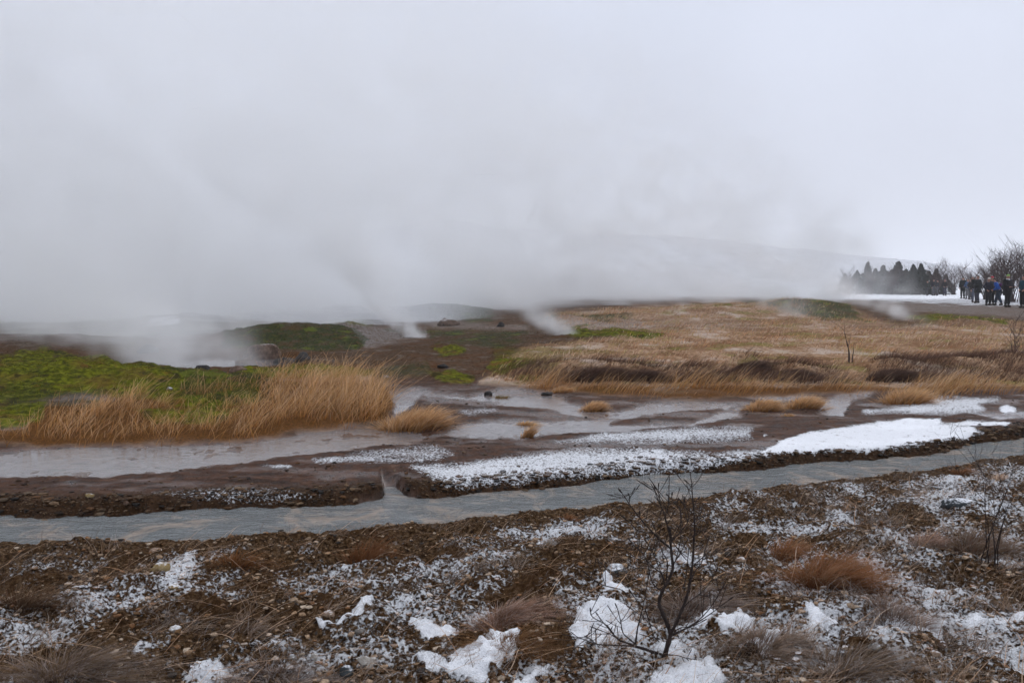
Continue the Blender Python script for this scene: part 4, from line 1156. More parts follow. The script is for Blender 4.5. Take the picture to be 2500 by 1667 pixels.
def sapling():
    base = on_ground(1522, 1506)
    root = bpy.data.objects.new('birch_sapling', None); COL.objects.link(root); root.location = base
    tag(root, 'leafless dark sapling with upright forked twigs growing from snow on the near bank', 'sapling')
    y0 = base.y
    E = lambda p: [((1450 + a * .19136) * .9408, (1130 + b * .19136) * .9408) for a, b in p]
    S = [  # (name, pixels, radius at foot, radius at tip, depth drift)
        ('trunk', D3([(1330, 1200), (1395, 1040), (1385, 960), (1335, 840), (1300, 745), (1320, 650), (1370, 560), (1420, 440), (1412, 330), (1400, 200), (1395, 80)]) + E([(985, 1000), (950, 850), (915, 720), (905, 660), (850, 530), (830, 400), (820, 350), (828, 250)]), .0105, .0012, .06),
        ('trunk', D3([(1350, 1200), (1400, 1020), (1440, 940), (1500, 800), (1550, 660), (1580, 500), (1600, 330), (1608, 150)]) + E([(1285, 900), (1280, 700), (1270, 540), (1255, 400), (1250, 280), (1235, 180), (1228, 110)]), .0085, .0011, -.05),
        ('branch', D3([(1320, 1190), (1100, 1120), (1000, 1085), (940, 1060), (850, 960), (790, 890), (740, 820)]), .006, .001, -.16),
        ('branch', D3([(1100, 1110), (1030, 1050), (980, 1000), (960, 900), (935, 800), (910, 740)]), .0035, .001, -.12),
        ('branch', D3([(1280, 1190), (1080, 1125), (900, 1112), (740, 1100), (650, 1065), (570, 1038)]), .004, .0009, -.2),
        ('branch', D3([(950, 1065), (880, 1020), (810, 990), (690, 945)]), .0028, .0009, -.2),
        ('branch', D3([(900, 1010), (830, 930), (710, 860), (690, 780)]), .002, .0008, -.2),
        ('branch', D3([(740, 1100), (700, 1060), (640, 1030)]), .0016, .0008, -.2),
        ('branch', D3([(1400, 1030), (1480, 990), (1560, 950), (1640, 895), (1700, 840), (1780, 740), (1890, 550)]), .0055, .001, .1),
        ('branch', D3([(1560, 960), (1700, 870), (1800, 800), (1850, 760), (1960, 680)]), .003, .0009, .05),
        ('branch', D3([(1310, 1195), (1450, 1200), (1540, 1225), (1630, 1240)]), .0035, .001, -.12),
        ('branch', D3([(1090, 1110), (1100, 1030), (1110, 960), (1140, 840), (1160, 760), (1190, 600), (1210, 470)]), .0045, .001, -.1),
        ('branch', D3([(1300, 1080), (1260, 1040), (1230, 960), (1180, 800)]), .0025, .0008, -.1),
        ('branch', D3([(1420, 1010), (1480, 960), (1600, 940), (1720, 880)]), .0025, .0009, .04),
        ('branch', E([(985, 1000), (1080, 900), (1180, 780), (1215, 680), (1170, 560), (1150, 420)]), .0035, .001, .08),
        ('branch', E([(1200, 720), (1250, 620), (1290, 540), (1300, 490), (1350, 430)]), .0022, .001, .1),
        ('branch', E([(905, 680), (945, 560), (955, 420)]), .0022, .001, -.06),
        ('branch', E([(850, 530), (800, 420), (785, 360), (770, 300)]), .0022, .001, .03),
        ('branch', E([(980, 1090), (850, 980), (750, 880), (620, 740), (540, 640), (450, 520), (400, 440), (310, 320)]), .0045, .001, -.12),
        ('branch', E([(450, 520), (455, 430), (435, 385)]), .0018, .0012, -.02),
        ('branch', E([(850, 990), (780, 900), (640, 880), (560, 860), (480, 780), (330, 650)]), .0026, .0008, -.1),
        ('branch', E([(1010, 1290), (1100, 1150), (1200, 960), (1240, 870), (1220, 830)]), .003, .0009, .1),
        ('branch', E([(1285, 760), (1330, 720), (1400, 680), (1490, 640)]), .0022, .0008, .06),
        ('branch', E([(1130, 800), (1100, 600), (1040, 520), (990, 460), (920, 390)]), .0024, .0008, .1),
        ('branch', E([(1040, 520), (1080, 460)]), .0014, .0008, .02),
        ('branch', E([(990, 460), (1000, 370)]), .0014, .0008, -.02),
        ('branch', E([(1210, 1568), (1290, 1380), (1370, 1270), (1420, 1100), (1475, 930)]), .0035, .0009, .1),
        ('branch', E([(900, 1560), (870, 1420), (760, 1330), (680, 1250), (620, 1150), (540, 1080), (430, 950)]), .0038, .0008, -.15),
        ('branch', E([(880, 1480), (840, 1360), (780, 1200), (720, 1080), (640, 960)]), .0026, .0008, .1),
        ('branch', E([(925, 1500), (935, 1250), (880, 1150), (830, 1000), (790, 880), (740, 740)]), .0036, .0009, .12),
        ('branch', E([(1010, 1320), (1060, 1180), (1100, 1000), (1110, 850), (1100, 640), (1095, 550)]), .003, .0009, .14),
        ('branch', E([(1150, 1568), (1180, 1400), (1200, 1200), (1215, 1080)]), .0024, .0008, -.1),
        ('branch', E([(950, 850), (975, 820)]), .0014, .0008, .02),
        ('branch', E([(590, 720), (580, 600)]), .0014, .0008, .02),
        ('branch', E([(1270, 850), (1380, 860), (1440, 830)]), .0016, .0008, .05),
        ('branch', D3([(1050, 690), (960, 620), (780, 570), (620, 450)]), .0024, .0009, -.2),
        ('branch', D3([(1330, 640), (1240, 560), (1200, 400), (1160, 310), (1100, 240)]), .0036, .001, .1),
        ('branch', D3([(1500, 810), (1560, 730), (1680, 640), (1760, 540), (1820, 420)]), .0024, .0008, .12),
        ('branch', D3([(1190, 430), (1100, 430), (1020, 400)]), .0016, .0008, -.05),
    ]
    parts = [(list(px), dr) for _, px, _, _, dr in S]
    placed = []
    for i, (nm, px, r0, r1, dr) in enumerate(S):
        n = len(px)
        # start where an already placed stem passes close to the first pixel
        best, by = 1e9, y0
        for q, yy in placed:
            d = (q[0] - px[0][0]) ** 2 + (q[1] - px[0][1]) ** 2
            if d < best: best, by = d, yy
        ys = by if best < 28 ** 2 else y0
        pts = []
        for k, (uu, vv) in enumerate(px):
            yy = ys + dr * (k / max(n - 1, 1)) + random.uniform(-.008, .008)
            placed.append(((uu, vv), yy)); pts.append(at_y(uu, vv, yy))
        if nm == 'trunk': pts[0].z = min(pts[0].z, base.z - .02)
        sp = smooth_poly(pts, 4); m = len(sp)
        rad = [max(.0020, 1.05 * (r0 + (r1 - r0) * (j / (m - 1)) ** .8)) for j in range(m)]
        for j in range(2, m - 1):                      # buds and nodes
            if j % 3 == 0: rad[j] *= 1.35
        rad[-1] *= 1.1; rad[-2] *= 1.7
        V, Q = tube_arrays(sp, rad)
        for q in range(0 if m < 9 else (7 if nm == 'trunk' else 4)):      # fine side twigs
            j = random.randint(int(m * .35), m - 2); d_ = (sp[j + 1] - sp[j]).normalized()
            sd = d_.cross(Vector((random.gauss(0, .5), 1, random.gauss(0, .3)))).normalized() * random.choice((-1, 1))
            L = random.uniform(.035, .11); p0 = sp[j]
            tw = [p0, p0 + (d_ * .6 + sd * .7) * L * .5, p0 + (d_ * .85 + sd * .95) * L + Vector((0, random.gauss(0, .01), L * .15))]
            V2, Q2 = tube_arrays(smooth_poly(tw, 3), [.0018, .0017, .0016, .0015, .0015, .0024, .0016], 4)
            Q = np.concatenate([Q, Q2 + len(V)]); V = np.concatenate([V, V2])
        V -= np.array(base)
        link(nm, mesh_np(nm, V, Q), root, M_BARK)
sapling()

def grow(rg, start, d, length, rad, depth, out, spread=.5, up=.1, split=3, seg=4):
    pts = [Vector(start)]; v = Vector(d).normalized(); nodes = []
    for i in range(seg):
        v = (v + Vector((rg.gauss(0, .13), rg.gauss(0, .13), up + rg.gauss(0, .08)))).normalized()
        pts.append(pts[-1] + v * length / seg); nodes.append((pts[-1].copy(), v.copy(), (i + 1) / seg))
    out.append((pts, [rad * (1 - .65 * k / seg) for k in range(seg + 1)]))
    if depth > 0:
        for (p, v, t) in nodes:
            for _ in range(split if t > .3 else 1):
                if rg.random() < .75:
                    a = rg.uniform(0, 6.283)
                    side = Vector((math.cos(a), math.sin(a), rg.uniform(-.1, .6)))
                    grow(rg, p, v * (1 - spread) + side * spread, length * rg.uniform(.4, .65), rad * .5, depth - 1, out, spread, up, split, 3)

def bush_mesh(seed, h, stems, depth=2, rad=.012, spread=.5, split=2, sides=3, fan=.35):
    rg = random.Random(seed); out = []
    for s in range(stems):
        a = rg.uniform(0, 6.283); t = rg.uniform(0, fan)
        grow(rg, (rg.gauss(0, .05) * h, rg.gauss(0, .05) * h, -.02), (math.cos(a) * t, math.sin(a) * t, 1), h * rg.uniform(.55, .95), rad, depth, out, spread, .12, split, 4)
    Vs, Qs, n = [], [], 0
    for pts, r in out:
        V, Q = tube_arrays(pts, r, sides); Vs.append(V); Qs.append(Q + n); n += len(V)
    return np.concatenate(Vs), np.concatenate(Qs)

def bare_bush(name, x, y, h, stems, seed, label, cat, group=None, rad=.012, depth=2, split=2, spread=.5, mat=None, fan=.35):
    root = bpy.data.objects.new(name, None); COL.objects.link(root)
    root.location = (x, y, gz(x, y))
    tag(root, label, cat, group)
    rg = random.Random(seed)
    # stem part and twig part
    V, Q = bush_mesh(seed, h, stems, depth, rad, spread, split, 3, fan); link('twigs', mesh_np('twigs', V, Q), root, mat or M_TWIG)
    V, Q = bush_mesh(seed, h * .7, max(2, stems // 2), 0, rad * 1.4, spread, 1, 5, fan * .6); link('stem', mesh_np('stem', V, Q), root, M_BARK)
    return root
p = on_ground(2268, 1300)
bare_bush('bare_bush', p.x, p.y, .62, 4, 5, 'dark bare bush standing in frosted grass at the right edge of the near bank', 'bush', rad=.004, depth=2, split=2, mat=M_BARK)
p = on_ground(2325, 832)
bare_bush('bare_bush', p.x, p.y, .95, 5, 8, 'small rounded bare bush in the meadow at the right edge', 'bush', rad=.010, depth=2, split=2, spread=.6)
p = on_ground(1955, 832)
bare_bush('thin_sapling', p.x, p.y, .95, 1, 3, 'single thin bare sapling standing in the meadow', 'sapling', rad=.012, depth=1, split=1, spread=.4, fan=.05)

def spruce(name, x, y, h, seed, label, group, wide=.36):
    rg = np.random.default_rng(seed)
    root = bpy.data.objects.new(name, None); COL.objects.link(root); root.location = (x, y, gz(x, y) - .05)
    tag(root, label, 'tree', group)
    V, Q = tube_arrays([(0, 0, 0), (.03 * h * rg.normal() * .3, 0, h * .5), (0, 0, h * .97)], [h * .028, h * .018, h * .004], 6)
    link('trunk', mesh_np('trunk', V, Q), root, M_BARK)
    n = 5200
    t = rg.random(n) ** .8                              # 0 at the bottom, 1 at the top
    lay = np.floor(t * 13) / 13 + rg.normal(0, .012, n)
    prof = (1 - lay) ** 1.15 * (1 + .22 * np.sin(lay * 31 + seed)) * (lay > .03)
    a = rg.random(n) * 6.283
    lob = 1 + .28 * np.sin(a * 3 + seed + lay * 9) + .15 * np.sin(a * 5 + lay * 21)
    r = wide * h * prof * np.sqrt(rg.random(n) * .85 + .15) * lob
    z = h * (.06 + .93 * lay) - r * .25 + rg.normal(0, .012 * h, n)
    c = np.stack([r * np.cos(a), r * np.sin(a), z], 1)
    s = h * rg.uniform(.012, .034, n)
    e1 = np.stack([np.cos(a), np.sin(a), rg.normal(-.25, .3, n)], 1) * s[:, None] * 1.6
    e2 = rg.normal(size=(n, 3)) * s[:, None] * .55
    V = np.stack([c - e1 * .3 - e2, c + e1, c - e1 * .3 + e2], 1).reshape(-1, 3)
    T = np.arange(3 * n).reshape(-1, 3)
    link('crown', mesh_np('crown', V, T, False), root, M_NEEDLE)
GS = 'dark spruces beyond the walkers'
for i, (u_, y_, h_, lb) in enumerate((
        (1938, 106, 3.3, 'spruce half lost in steam at the left end of the row'),
        (1966, 108, 3.9, 'spruce thinly veiled by steam, second from the left'),
        (1990, 100, 5.0, 'slim pointed spruce, third from the left'),
        (2008, 104, 4.1, 'spruce squeezed behind the slim pointed one'),
        (2026, 102, 4.5, 'bushy dark spruce left of the tallest round one'),
        (2046, 103, 3.9, 'short spruce just left of the broad dark one'),
        (2060, 98, 5.0, 'darkest broad spruce in the middle of the row'),
        (2078, 99, 3.9, 'low dark spruce between the broad one and the twin tips'),
        (2094, 95, 4.5, 'dark spruce with a tip, left of a twin pair'),
        (2112, 95, 4.6, 'dark spruce with a tip, right of a twin pair'),
        (2130, 98, 3.6, 'small spruce leaning on the twin pair'),
        (2148, 97, 3.9, 'small pointed spruce where the row begins to fall off'),
        (2170, 100, 3.1, 'rightmost small spruce above the distant walkers'))):
    spruce('spruce_tree', (u_ - CX) / F * y_, y_, h_ * .82, 50 + i, lb, GS, (.50, .56, .34, .56, .60, .56, .66, .58, .44, .42, .56, .44, .58)[i])
GBB = 'bare bushes behind the walkers'
k = 0
for (u_, y_, h_, st, lb) in ((1950, 99, 2.6, 9, 'bare bush in front of the leftmost spruces'),
        (2000, 98, 2.6, 9, 'bare bush under the slim pointed spruce'), (2045, 97, 2.6, 9, 'bare bush under the darkest spruce'),
        (2105, 96, 2.6, 9, 'bare bush under the twin spruces'), (2150, 96, 2.8, 9, 'bare bush behind the farthest walkers'),
        (2190, 95, 3.0, 9, 'bare bush left of the black-clad walker'), (2222, 90, 2.7, 9, 'low bare bush behind the black-clad walker'),
        (2262, 66, 2.7, 10, 'bare thicket left of the red-hatted walker'), (2290, 62, 3.0, 12, 'tall bare thicket behind the red-hatted walker'),
        (2322, 58, 3.1, 12, 'tallest bare thicket behind the green-hatted walker'), (2360, 56, 3.0, 12, 'bare thicket at the right edge of view'),
        (2420, 54, 3.0, 12, 'bare thicket beyond the right edge'),
        ):
    bare_bush('bare_bush', (u_ - CX) / F * y_, y_, h_, st, 700 + k, lb, 'bush', GBB, rad=.040, depth=2, split=3, spread=.55, fan=.6); k += 1

# ------------------------------------------------------------------ far hill
def hill():
    pts = [(-900, 470), (-300, 500), (200, 540), (500, 560), (700, 552), (850, 530), (1000, 511), (1080, 509), (1150, 528), (1350, 538), (1560, 545), (1700, 560), (1850, 577), (1950, 588),
           (2100, 606), (2230, 620), (2352, 632), (2700, 645), (3300, 650)]
    Y = 620.0
    xs = np.linspace(-680, 740, 260); ux = CX + F * xs / Y
    top = CAMH + (HOR - np.interp(ux, [a for a, b in pts], [b for a, b in pts])) / F * Y
    rows = np.linspace(0, 1, 50)
    X = np.repeat(xs[None], 50, 0); Yy = Y - 220 + 340 * rows[:, None] + 0 * X
    prof = np.where(rows < .64, sst(0, .64, rows), 1 - .5 * sst(.64, 1, rows))
    Zz = top[None] * prof[:, None]
    Zz = Zz + 3.2 * fbm(X * .02, Yy * .02, 500, 4) * prof[:, None] - .5
    V = np.stack([X.ravel(), Yy.ravel(), Zz.ravel()], 1)
    idx = np.arange(X.size).reshape(50, 260)
    Q = np.stack([idx[:-1, :-1], idx[:-1, 1:], idx[1:, 1:], idx[1:, :-1]], -1).reshape(-1, 4)
    m, t, b = mat_new('hillside'); n = N(t)
    f = n.noise(.03, 6, .6, n.pos()); g = n.noise(.12, 4, .6, n.pos())
    c = n.ramp(f, [(.35, (.05, .045, .035)), (.6, (.12, .105, .08))])
    c = n.mix(n.rng(g, .30, .60, .55, .9), c, (.56, .57, .61))  # snow, plus haze put into the colour: paled so the ridge fades
    t.links.new(c, b.inputs['Base Color']); b.inputs['Roughness'].default_value = .9
    o = link('hill', mesh_np('hill', V, Q), None, m); tag(o, kind='structure')
hill()

# ------------------------------------------------------------------ people
def skin_mesh(name, verts, edges, radii, sub=1):
    me = bpy.data.meshes.new(name); me.from_pydata([tuple(v) for v in verts], edges, [])
    o = bpy.data.objects.new(name, me); COL.objects.link(o)
    md = o.modifiers.new('s', 'SKIN'); md.use_smooth_shade = True
    for i, r in enumerate(radii):
        sv = me.skin_vertices[0].data[i]
        sv.radius = (r, r) if not isinstance(r, tuple) else r
        sv.use_root = (i == 0)
    if sub:
        m2 = o.modifiers.new('b', 'SUBSURF'); m2.levels = sub; m2.render_levels = sub
    dg = bpy.context.evaluated_depsgraph_get()
    out = bpy.data.meshes.new_from_object(o.evaluated_get(dg))
    out.name = name
    bpy.data.objects.remove(o); bpy.data.meshes.remove(me)
    for pl in out.polygons: pl.use_smooth = True
    return out

M_SKIN = plain_material('skin', (.34, .19, .14), .6, .1)
_cm = {}
def cloth(c):
    if c not in _cm: _cm[c] = plain_material('cloth', c, .85, .25, 9)
    return _cm[c]

def person(x, y, H, yaw, label, jacket, trousers, hat=None, arms='down', stance='stand', bend=0.0, long_coat=False, pack=None, scarf=None, bulk=1.0):
    root = bpy.data.objects.new('person', None); COL.objects.link(root)
    root.location = (x, y, gz(x, y)); root.rotation_euler = (0, 0, R(yaw)); k = H / 1.75
    root.scale = (k, k, k)
    tag(root, label, 'person', 'people on the path by the bushes')
    V = lambda a, b, c: Vector((a, b, c))
    st = .16 if stance == 'walk' else .0
    tilt = R(bend)
    def up(p):                                # bend the upper body forward about the pelvis
        q = p - V(0, 0, .95); q = V(q.x, q.y * math.cos(tilt) + q.z * math.sin(tilt), q.z * math.cos(tilt) - q.y * math.sin(tilt)); return q + V(0, 0, .95)
    pel = V(0, 0, .95); belly = up(V(0, .01, 1.10)); chest = up(V(0, .01, 1.30)); nb = up(V(0, 0, 1.46)); neck = up(V(0, .01, 1.53)); hd = up(V(0, .025, 1.62)); hd2 = up(V(0, .02, 1.69)); chin = up(V(0, .075, 1.57))
    verts = [pel, belly, chest, nb, neck, hd, hd2, chin]; rad = [(.15, .11), (.14, .105), (.165, .115), (.09, .08), .055, .085, .075, .04]
    edges = [(0, 1), (1, 2), (2, 3), (3, 4), (4, 5), (5, 6), (5, 7)]
    def add(p, r, e): verts.append(p); rad.append(r); edges.append((e, len(verts) - 1)); return len(verts) - 1
    nose = add(up(V(0, .115, 1.63)), .014, 5)
    for s in (-1, 1): add(up(V(s * .088, .01, 1.63)), .016, 5)
    arm_pts, leg_pts = [], []
    for s in (-1, 1):
        sh = up(V(s * .18, 0, 1.42))
        if arms == 'down': el = up(V(s * .25, -.02, 1.14)); wr = up(V(s * .24, .07, .90)); dr = V(0, .12, -1)
        elif arms == 'pockets': el = up(V(s * .29, -.07, 1.15)); wr = up(V(s * .17, .10, 1.00)); dr = V(-s * .3, .5, -.6)
        elif arms == 'up': el = up(V(s * .24, .17, 1.22)); wr = up(V(s * .09, .33, 1.50)); dr = V(-s * .3, .25, .9)
        else: el = up(V(s * .26, .02, 1.15)); wr = up(V(s * .19, .27, 1.08)); dr = V(-s * .3, 1, .1)
        dr.normalize()
        a = add(sh, .062, 2); b = add(el, .045, a); c = add(wr, .030, b); palm = add(wr + dr * .07, (.040, .020), c)
        across = dr.cross(V(0, 1, 0)) if abs(dr.y) < .8 else V(1, 0, 0); across.normalize()
        for f_ in range(4):
            f0 = add(wr + dr * .10 + across * (.024 * (f_ - 1.5)), .010, palm)
            add(wr + dr * (.165 - .012 * abs(f_ - 1.4)) + across * (.022 * (f_ - 1.5)) + V(0, .02, 0), .008, f0)
        add(wr + dr * .09 + across * .06, .010, palm)
        arm_pts.append((sh, el, wr))
        sf = s * st
        hip = V(s * .095, 0, .88); kn = V(s * .105, .04 + sf * .5 + .02, .49); an = V(s * .11, sf, .09); toe = V(s * .125, sf + .15, .035)
        h_ = add(hip, .085, 0); n_k = add(kn, .058, h_); n_a = add(an, .042, n_k); add(toe, .036, n_a)
        leg_pts.append((hip, kn, an, toe))
    link('body', skin_mesh('body', verts, edges, rad, 1), root, M_SKIN)
    # jacket
    jv = [pel + V(0, 0, -.06), belly, chest, nb]; b_ = bulk
    jr = [(.20 * b_, .155 * b_), (.185 * b_, .15 * b_), (.205 * b_, .155 * b_), (.11, .10)]; je = [(0, 1), (1, 2), (2, 3)]
    if long_coat: jv.append(V(0, 0, .62)); jr.append((.225 * b_, .19 * b_)); je.append((0, 4))
    for sh, el, wr in arm_pts:
        i = len(jv); jv += [sh, el, el.lerp(wr, 1.08)]; jr += [.098 * b_, .080 * b_, .062 * b_]; je += [(2, i), (i, i + 1), (i + 1, i + 2)]
    link('jacket', skin_mesh('jacket', jv, je, jr, 1), root, cloth(jacket))
    tv = [pel]; tr = [(.165, .125)]; te = []
    for hip, kn, an, toe in leg_pts:
        i = len(tv); tv += [hip, kn, an + V(0, 0, .03)]; tr += [.115, .090, .078]; te += [(0, i), (i, i + 1), (i + 1, i + 2)]
    link('trousers', skin_mesh('trousers', tv, te, tr, 1), root, cloth(trousers))
    for hip, kn, an, toe in leg_pts:
        link('boot', skin_mesh('boot', [an + V(0, -.02, .05), an + V(0, -.01, -.03), toe], [(0, 1), (1, 2)], [.088, .082, .078], 1), root, cloth((.02, .018, .016)))
    if hat:
        link('hat', skin_mesh('hat', [hd + (hd2 - hd) * .7, hd2 + (hd2 - hd) * .55, hd2 + (hd2 - hd) * 1.3], [(0, 1), (1, 2)], [.104, .098, .045], 1), root, cloth(hat))
    else:
        link('hair', skin_mesh('hair', [hd + V(0, -.03, -.01), hd2 + V(0, -.015, .02), hd2 + V(0, 0, .05)], [(0, 1), (1, 2)], [.088, .09, .04], 1), root, cloth((.03, .018, .01)))
    if scarf:
        link('scarf', skin_mesh('scarf', [nb + V(-.09, .02, .03), nb + V(0, .10, .02), nb + V(.09, .02, .03), nb + V(0, -.07, .05)], [(0, 1), (1, 2), (2, 3), (3, 0)], [.045] * 4, 1), root, cloth(scarf))
    if pack:
        c = (chest + belly) * .5 + up(V(0, -.2, 0)) - up(V(0, 0, 0)) ; d_ = chest - belly
        link('backpack', skin_mesh('backpack', [c - d_ * .7, c, c + d_ * .75], [(0, 1), (1, 2)], [(.14, .10), (.16, .12), (.12, .09)], 1), root, cloth(pack))
    return root

def stand_at(uf, Y):                          # full-size pixel column, depth
    return ((uf * .9408 - CX) / F * Y, Y)
BK, NV, DG = (.012, .012, .015), (.018, .017, .030), (.030, .032, .036)
for (uf, Y, H, yaw, lb, kw) in (
    (2457, 46.0, 1.80, 200, 'person in a green bobble hat and long black coat, the largest figure of the crowd', dict(jacket=(.008, .007, .010), trousers=(.010, .010, .012), hat=(.24, .42, .10), scarf=(.55, .55, .60), arms='hold', long_coat=True, bulk=1.3)),
    (2497, 45.0, 1.78, 100, 'person in a teal jacket cut off by the right edge', dict(jacket=(.005, .040, .060), trousers=BK, arms='pockets', bulk=1.1)),
    (2437, 49.0, 1.68, 60, 'person in a bright blue jacket bending beside the green-hatted one', dict(jacket=(.010, .065, .30), trousers=(.015, .025, .045), arms='hold', stance='walk', bend=24, pack=(.06, .01, .07))),
    (2411, 49.5, 1.66, 185, 'person in a white hat and dark navy coat left of the red hat', dict(jacket=NV, trousers=BK, hat=(.62, .56, .53), arms='pockets', long_coat=True)),
    (2420, 50.5, 1.76, 10, 'person in a red hat and charcoal jacket', dict(jacket=(.018, .020, .024), trousers=BK, hat=(.38, .02, .04), arms='down', pack=(.05, .05, .055))),
    (2385, 54.0, 1.82, 90, 'broad person in a dark grey coat left of the white hat', dict(jacket=(.022, .023, .026), trousers=(.05, .052, .07), arms='up', long_coat=True, bulk=1.25)),
    (2377, 57.0, 1.70, 170, 'person in grey blue trousers half behind the broad dark grey coat', dict(jacket=(.028, .028, .03), trousers=(.10, .11, .15), arms='down')),
    (2368, 66.0, 1.72, 200, 'dark person with a brown pack right of the slate blue jacket', dict(jacket=(.030, .026, .024), trousers=(.07, .07, .075), arms='pockets', pack=(.04, .03, .025))),
    (2361, 68.0, 1.68, 120, 'person in a slate blue jacket and grey trousers', dict(jacket=(.045, .085, .17), trousers=(.16, .16, .17), arms='hold')),
    (2349, 70.0, 1.84, 0, 'person all in black standing at the left of the nearer crowd', dict(jacket=(.006, .006, .007), trousers=(.02, .024, .024), hat=(.006, .006, .007), arms='down', long_coat=True, bulk=1.2)),
    (2304, 88.0, 1.72, 180, 'person with pinkish hood standing apart, rightmost of the distant four', dict(jacket=(.016, .012, .013), trousers=(.03, .03, .05), hat=(.22, .09, .10), arms='pockets')),
    (2287, 88.0, 1.68, 60, 'person in charcoal, second from the right of the distant four', dict(jacket=(.032, .034, .04), trousers=(.10, .10, .11), arms='hold')),
    (2277, 89.0, 1.78, 190, 'person in near black, second from the left of the distant four', dict(jacket=(.014, .014, .020), trousers=(.09, .09, .10), hat=(.02, .02, .025), arms='down', pack=(.05, .02, .025))),
    (2262, 88.0, 1.66, 10, 'person in dark green, leftmost of the distant four', dict(jacket=(.018, .024, .020), trousers=(.03, .03, .035), arms='hold', stance='walk')),
):
    x_, y_ = stand_at(uf, Y)
    person(x_, y_, H, yaw, lb, **kw)

# ------------------------------------------------------------------ haze and steam
def box_mesh(name, lo, hi):
    bm = bmesh.new(); bmesh.ops.create_cube(bm, size=1)
    for v in bm.verts: v.co = Vector([(lo[i] + hi[i]) / 2 + v.co[i] * (hi[i] - lo[i]) for i in range(3)])
    me = bpy.data.meshes.new(name); bm.to_mesh(me); bm.free(); return me
mh = bpy.data.materials.new('haze'); mh.use_nodes = True
t = mh.node_tree; t.nodes.clear()
pv = t.nodes.new('ShaderNodeVolumePrincipled'); mo = t.nodes.new('ShaderNodeOutputMaterial')
pv.inputs['Color'].default_value = (.975, .98, .99, 1); pv.inputs['Density'].default_value = .0008
t.links.new(pv.outputs[0], mo.inputs['Volume'])
hz = link('haze', box_mesh('haze', (-4300, -4300, -12), (4300, 4300, 110)), None, mh)
tag(hz, 'thin pale winter haze over the whole plain', 'haze', kind='stuff')

def steam_material(name, color, dens, aniso=.2):
    m = bpy.data.materials.new(name); m.use_nodes = True; t = m.node_tree; t.nodes.clear()
    p = t.nodes.new('ShaderNodeVolumePrincipled'); o = t.nodes.new('ShaderNodeOutputMaterial')
    p.inputs['Color'].default_value = (*color, 1); p.inputs['Density'].default_value = dens; p.inputs['Anisotropy'].default_value = aniso
    t.links.new(p.outputs[0], o.inputs['Volume']); return m

class G:
    """density expressions inside a geometry-node tree"""
    def __init__(s, name):
        s.t = bpy.data.node_groups.new(name, 'GeometryNodeTree')
        s.t.interface.new_socket('Geometry', in_out='OUTPUT', socket_type='NodeSocketGeometry')
        s.out = s.t.nodes.new('NodeGroupOutput')
        p = s.t.nodes.new('GeometryNodeInputPosition'); s.P = p.outputs[0]
        q = s.t.nodes.new('ShaderNodeSeparateXYZ'); s.t.links.new(s.P, q.inputs[0]); s.x, s.y, s.z = q.outputs
    def m(s, op, a, b=None, c=None, clamp=False):
        n = s.t.nodes.new('ShaderNodeMath'); n.operation = op; n.use_clamp = clamp
        for i, v in enumerate((a, b, c)):
            if v is None: continue
            if isinstance(v, (int, float)): n.inputs[i].default_value = v
            else: s.t.links.new(v, n.inputs[i])
        return n.outputs[0]
    def add(s, a, b): return s.m('ADD', a, b)
    def sub(s, a, b): return s.m('SUBTRACT', a, b)
    def mul(s, a, *bs):
        for b in bs: a = s.m('MULTIPLY', a, b)
        return a
    def ss(s, v, a, b, c=0., d=1.):
        n = s.t.nodes.new('ShaderNodeMapRange'); n.interpolation_type = 'SMOOTHSTEP'
        s.t.links.new(v, n.inputs[0])
        for i, q in enumerate((a, b, c, d)):
            if isinstance(q, (int, float)): n.inputs[i + 1].default_value = q
            else: s.t.links.new(q, n.inputs[i + 1])
        return n.outputs[0]
    def noise(s, scale, off=(0, 0, 0), stretch=(1, 1, 1), detail=4, rough=.55, dist=0.):
        n = s.t.nodes.new('ShaderNodeTexNoise'); n.inputs['Scale'].default_value = scale; n.inputs['Detail'].default_value = detail
        n.inputs['Roughness'].default_value = rough; n.inputs['Distortion'].default_value = dist
        v = s.t.nodes.new('ShaderNodeVectorMath'); v.operation = 'MULTIPLY_ADD'
        s.t.links.new(s.P, v.inputs[0]); v.inputs[1].default_value = stretch; v.inputs[2].default_value = off
        s.t.links.new(v.outputs[0], n.inputs['Vector']); return n.outputs[0]
    def build(s, name, dens, lo, hi, vox, mat, label):
        n = s.t.nodes.new('GeometryNodeVolumeCube'); s.t.links.new(dens, n.inputs['Density'])
        n.inputs['Min'].default_value = lo; n.inputs['Max'].default_value = hi
        for i, k in enumerate('XYZ'): n.inputs['Resolution ' + k].default_value = max(8, int((hi[i] - lo[i]) / vox[i]))
        sm = s.t.nodes.new('GeometryNodeSetMaterial'); sm.inputs['Material'].default_value = mat
        s.t.links.new(n.outputs[0], sm.inputs['Geometry']); s.t.links.new(sm.outputs[0], s.out.inputs[0])
        me = box_mesh(name, lo, hi)
        o = link(name, me, None, mat); md = o.modifiers.new('steam', 'NODES'); md.node_group = s.t
        tag(o, label, 'steam', kind='stuff'); return o

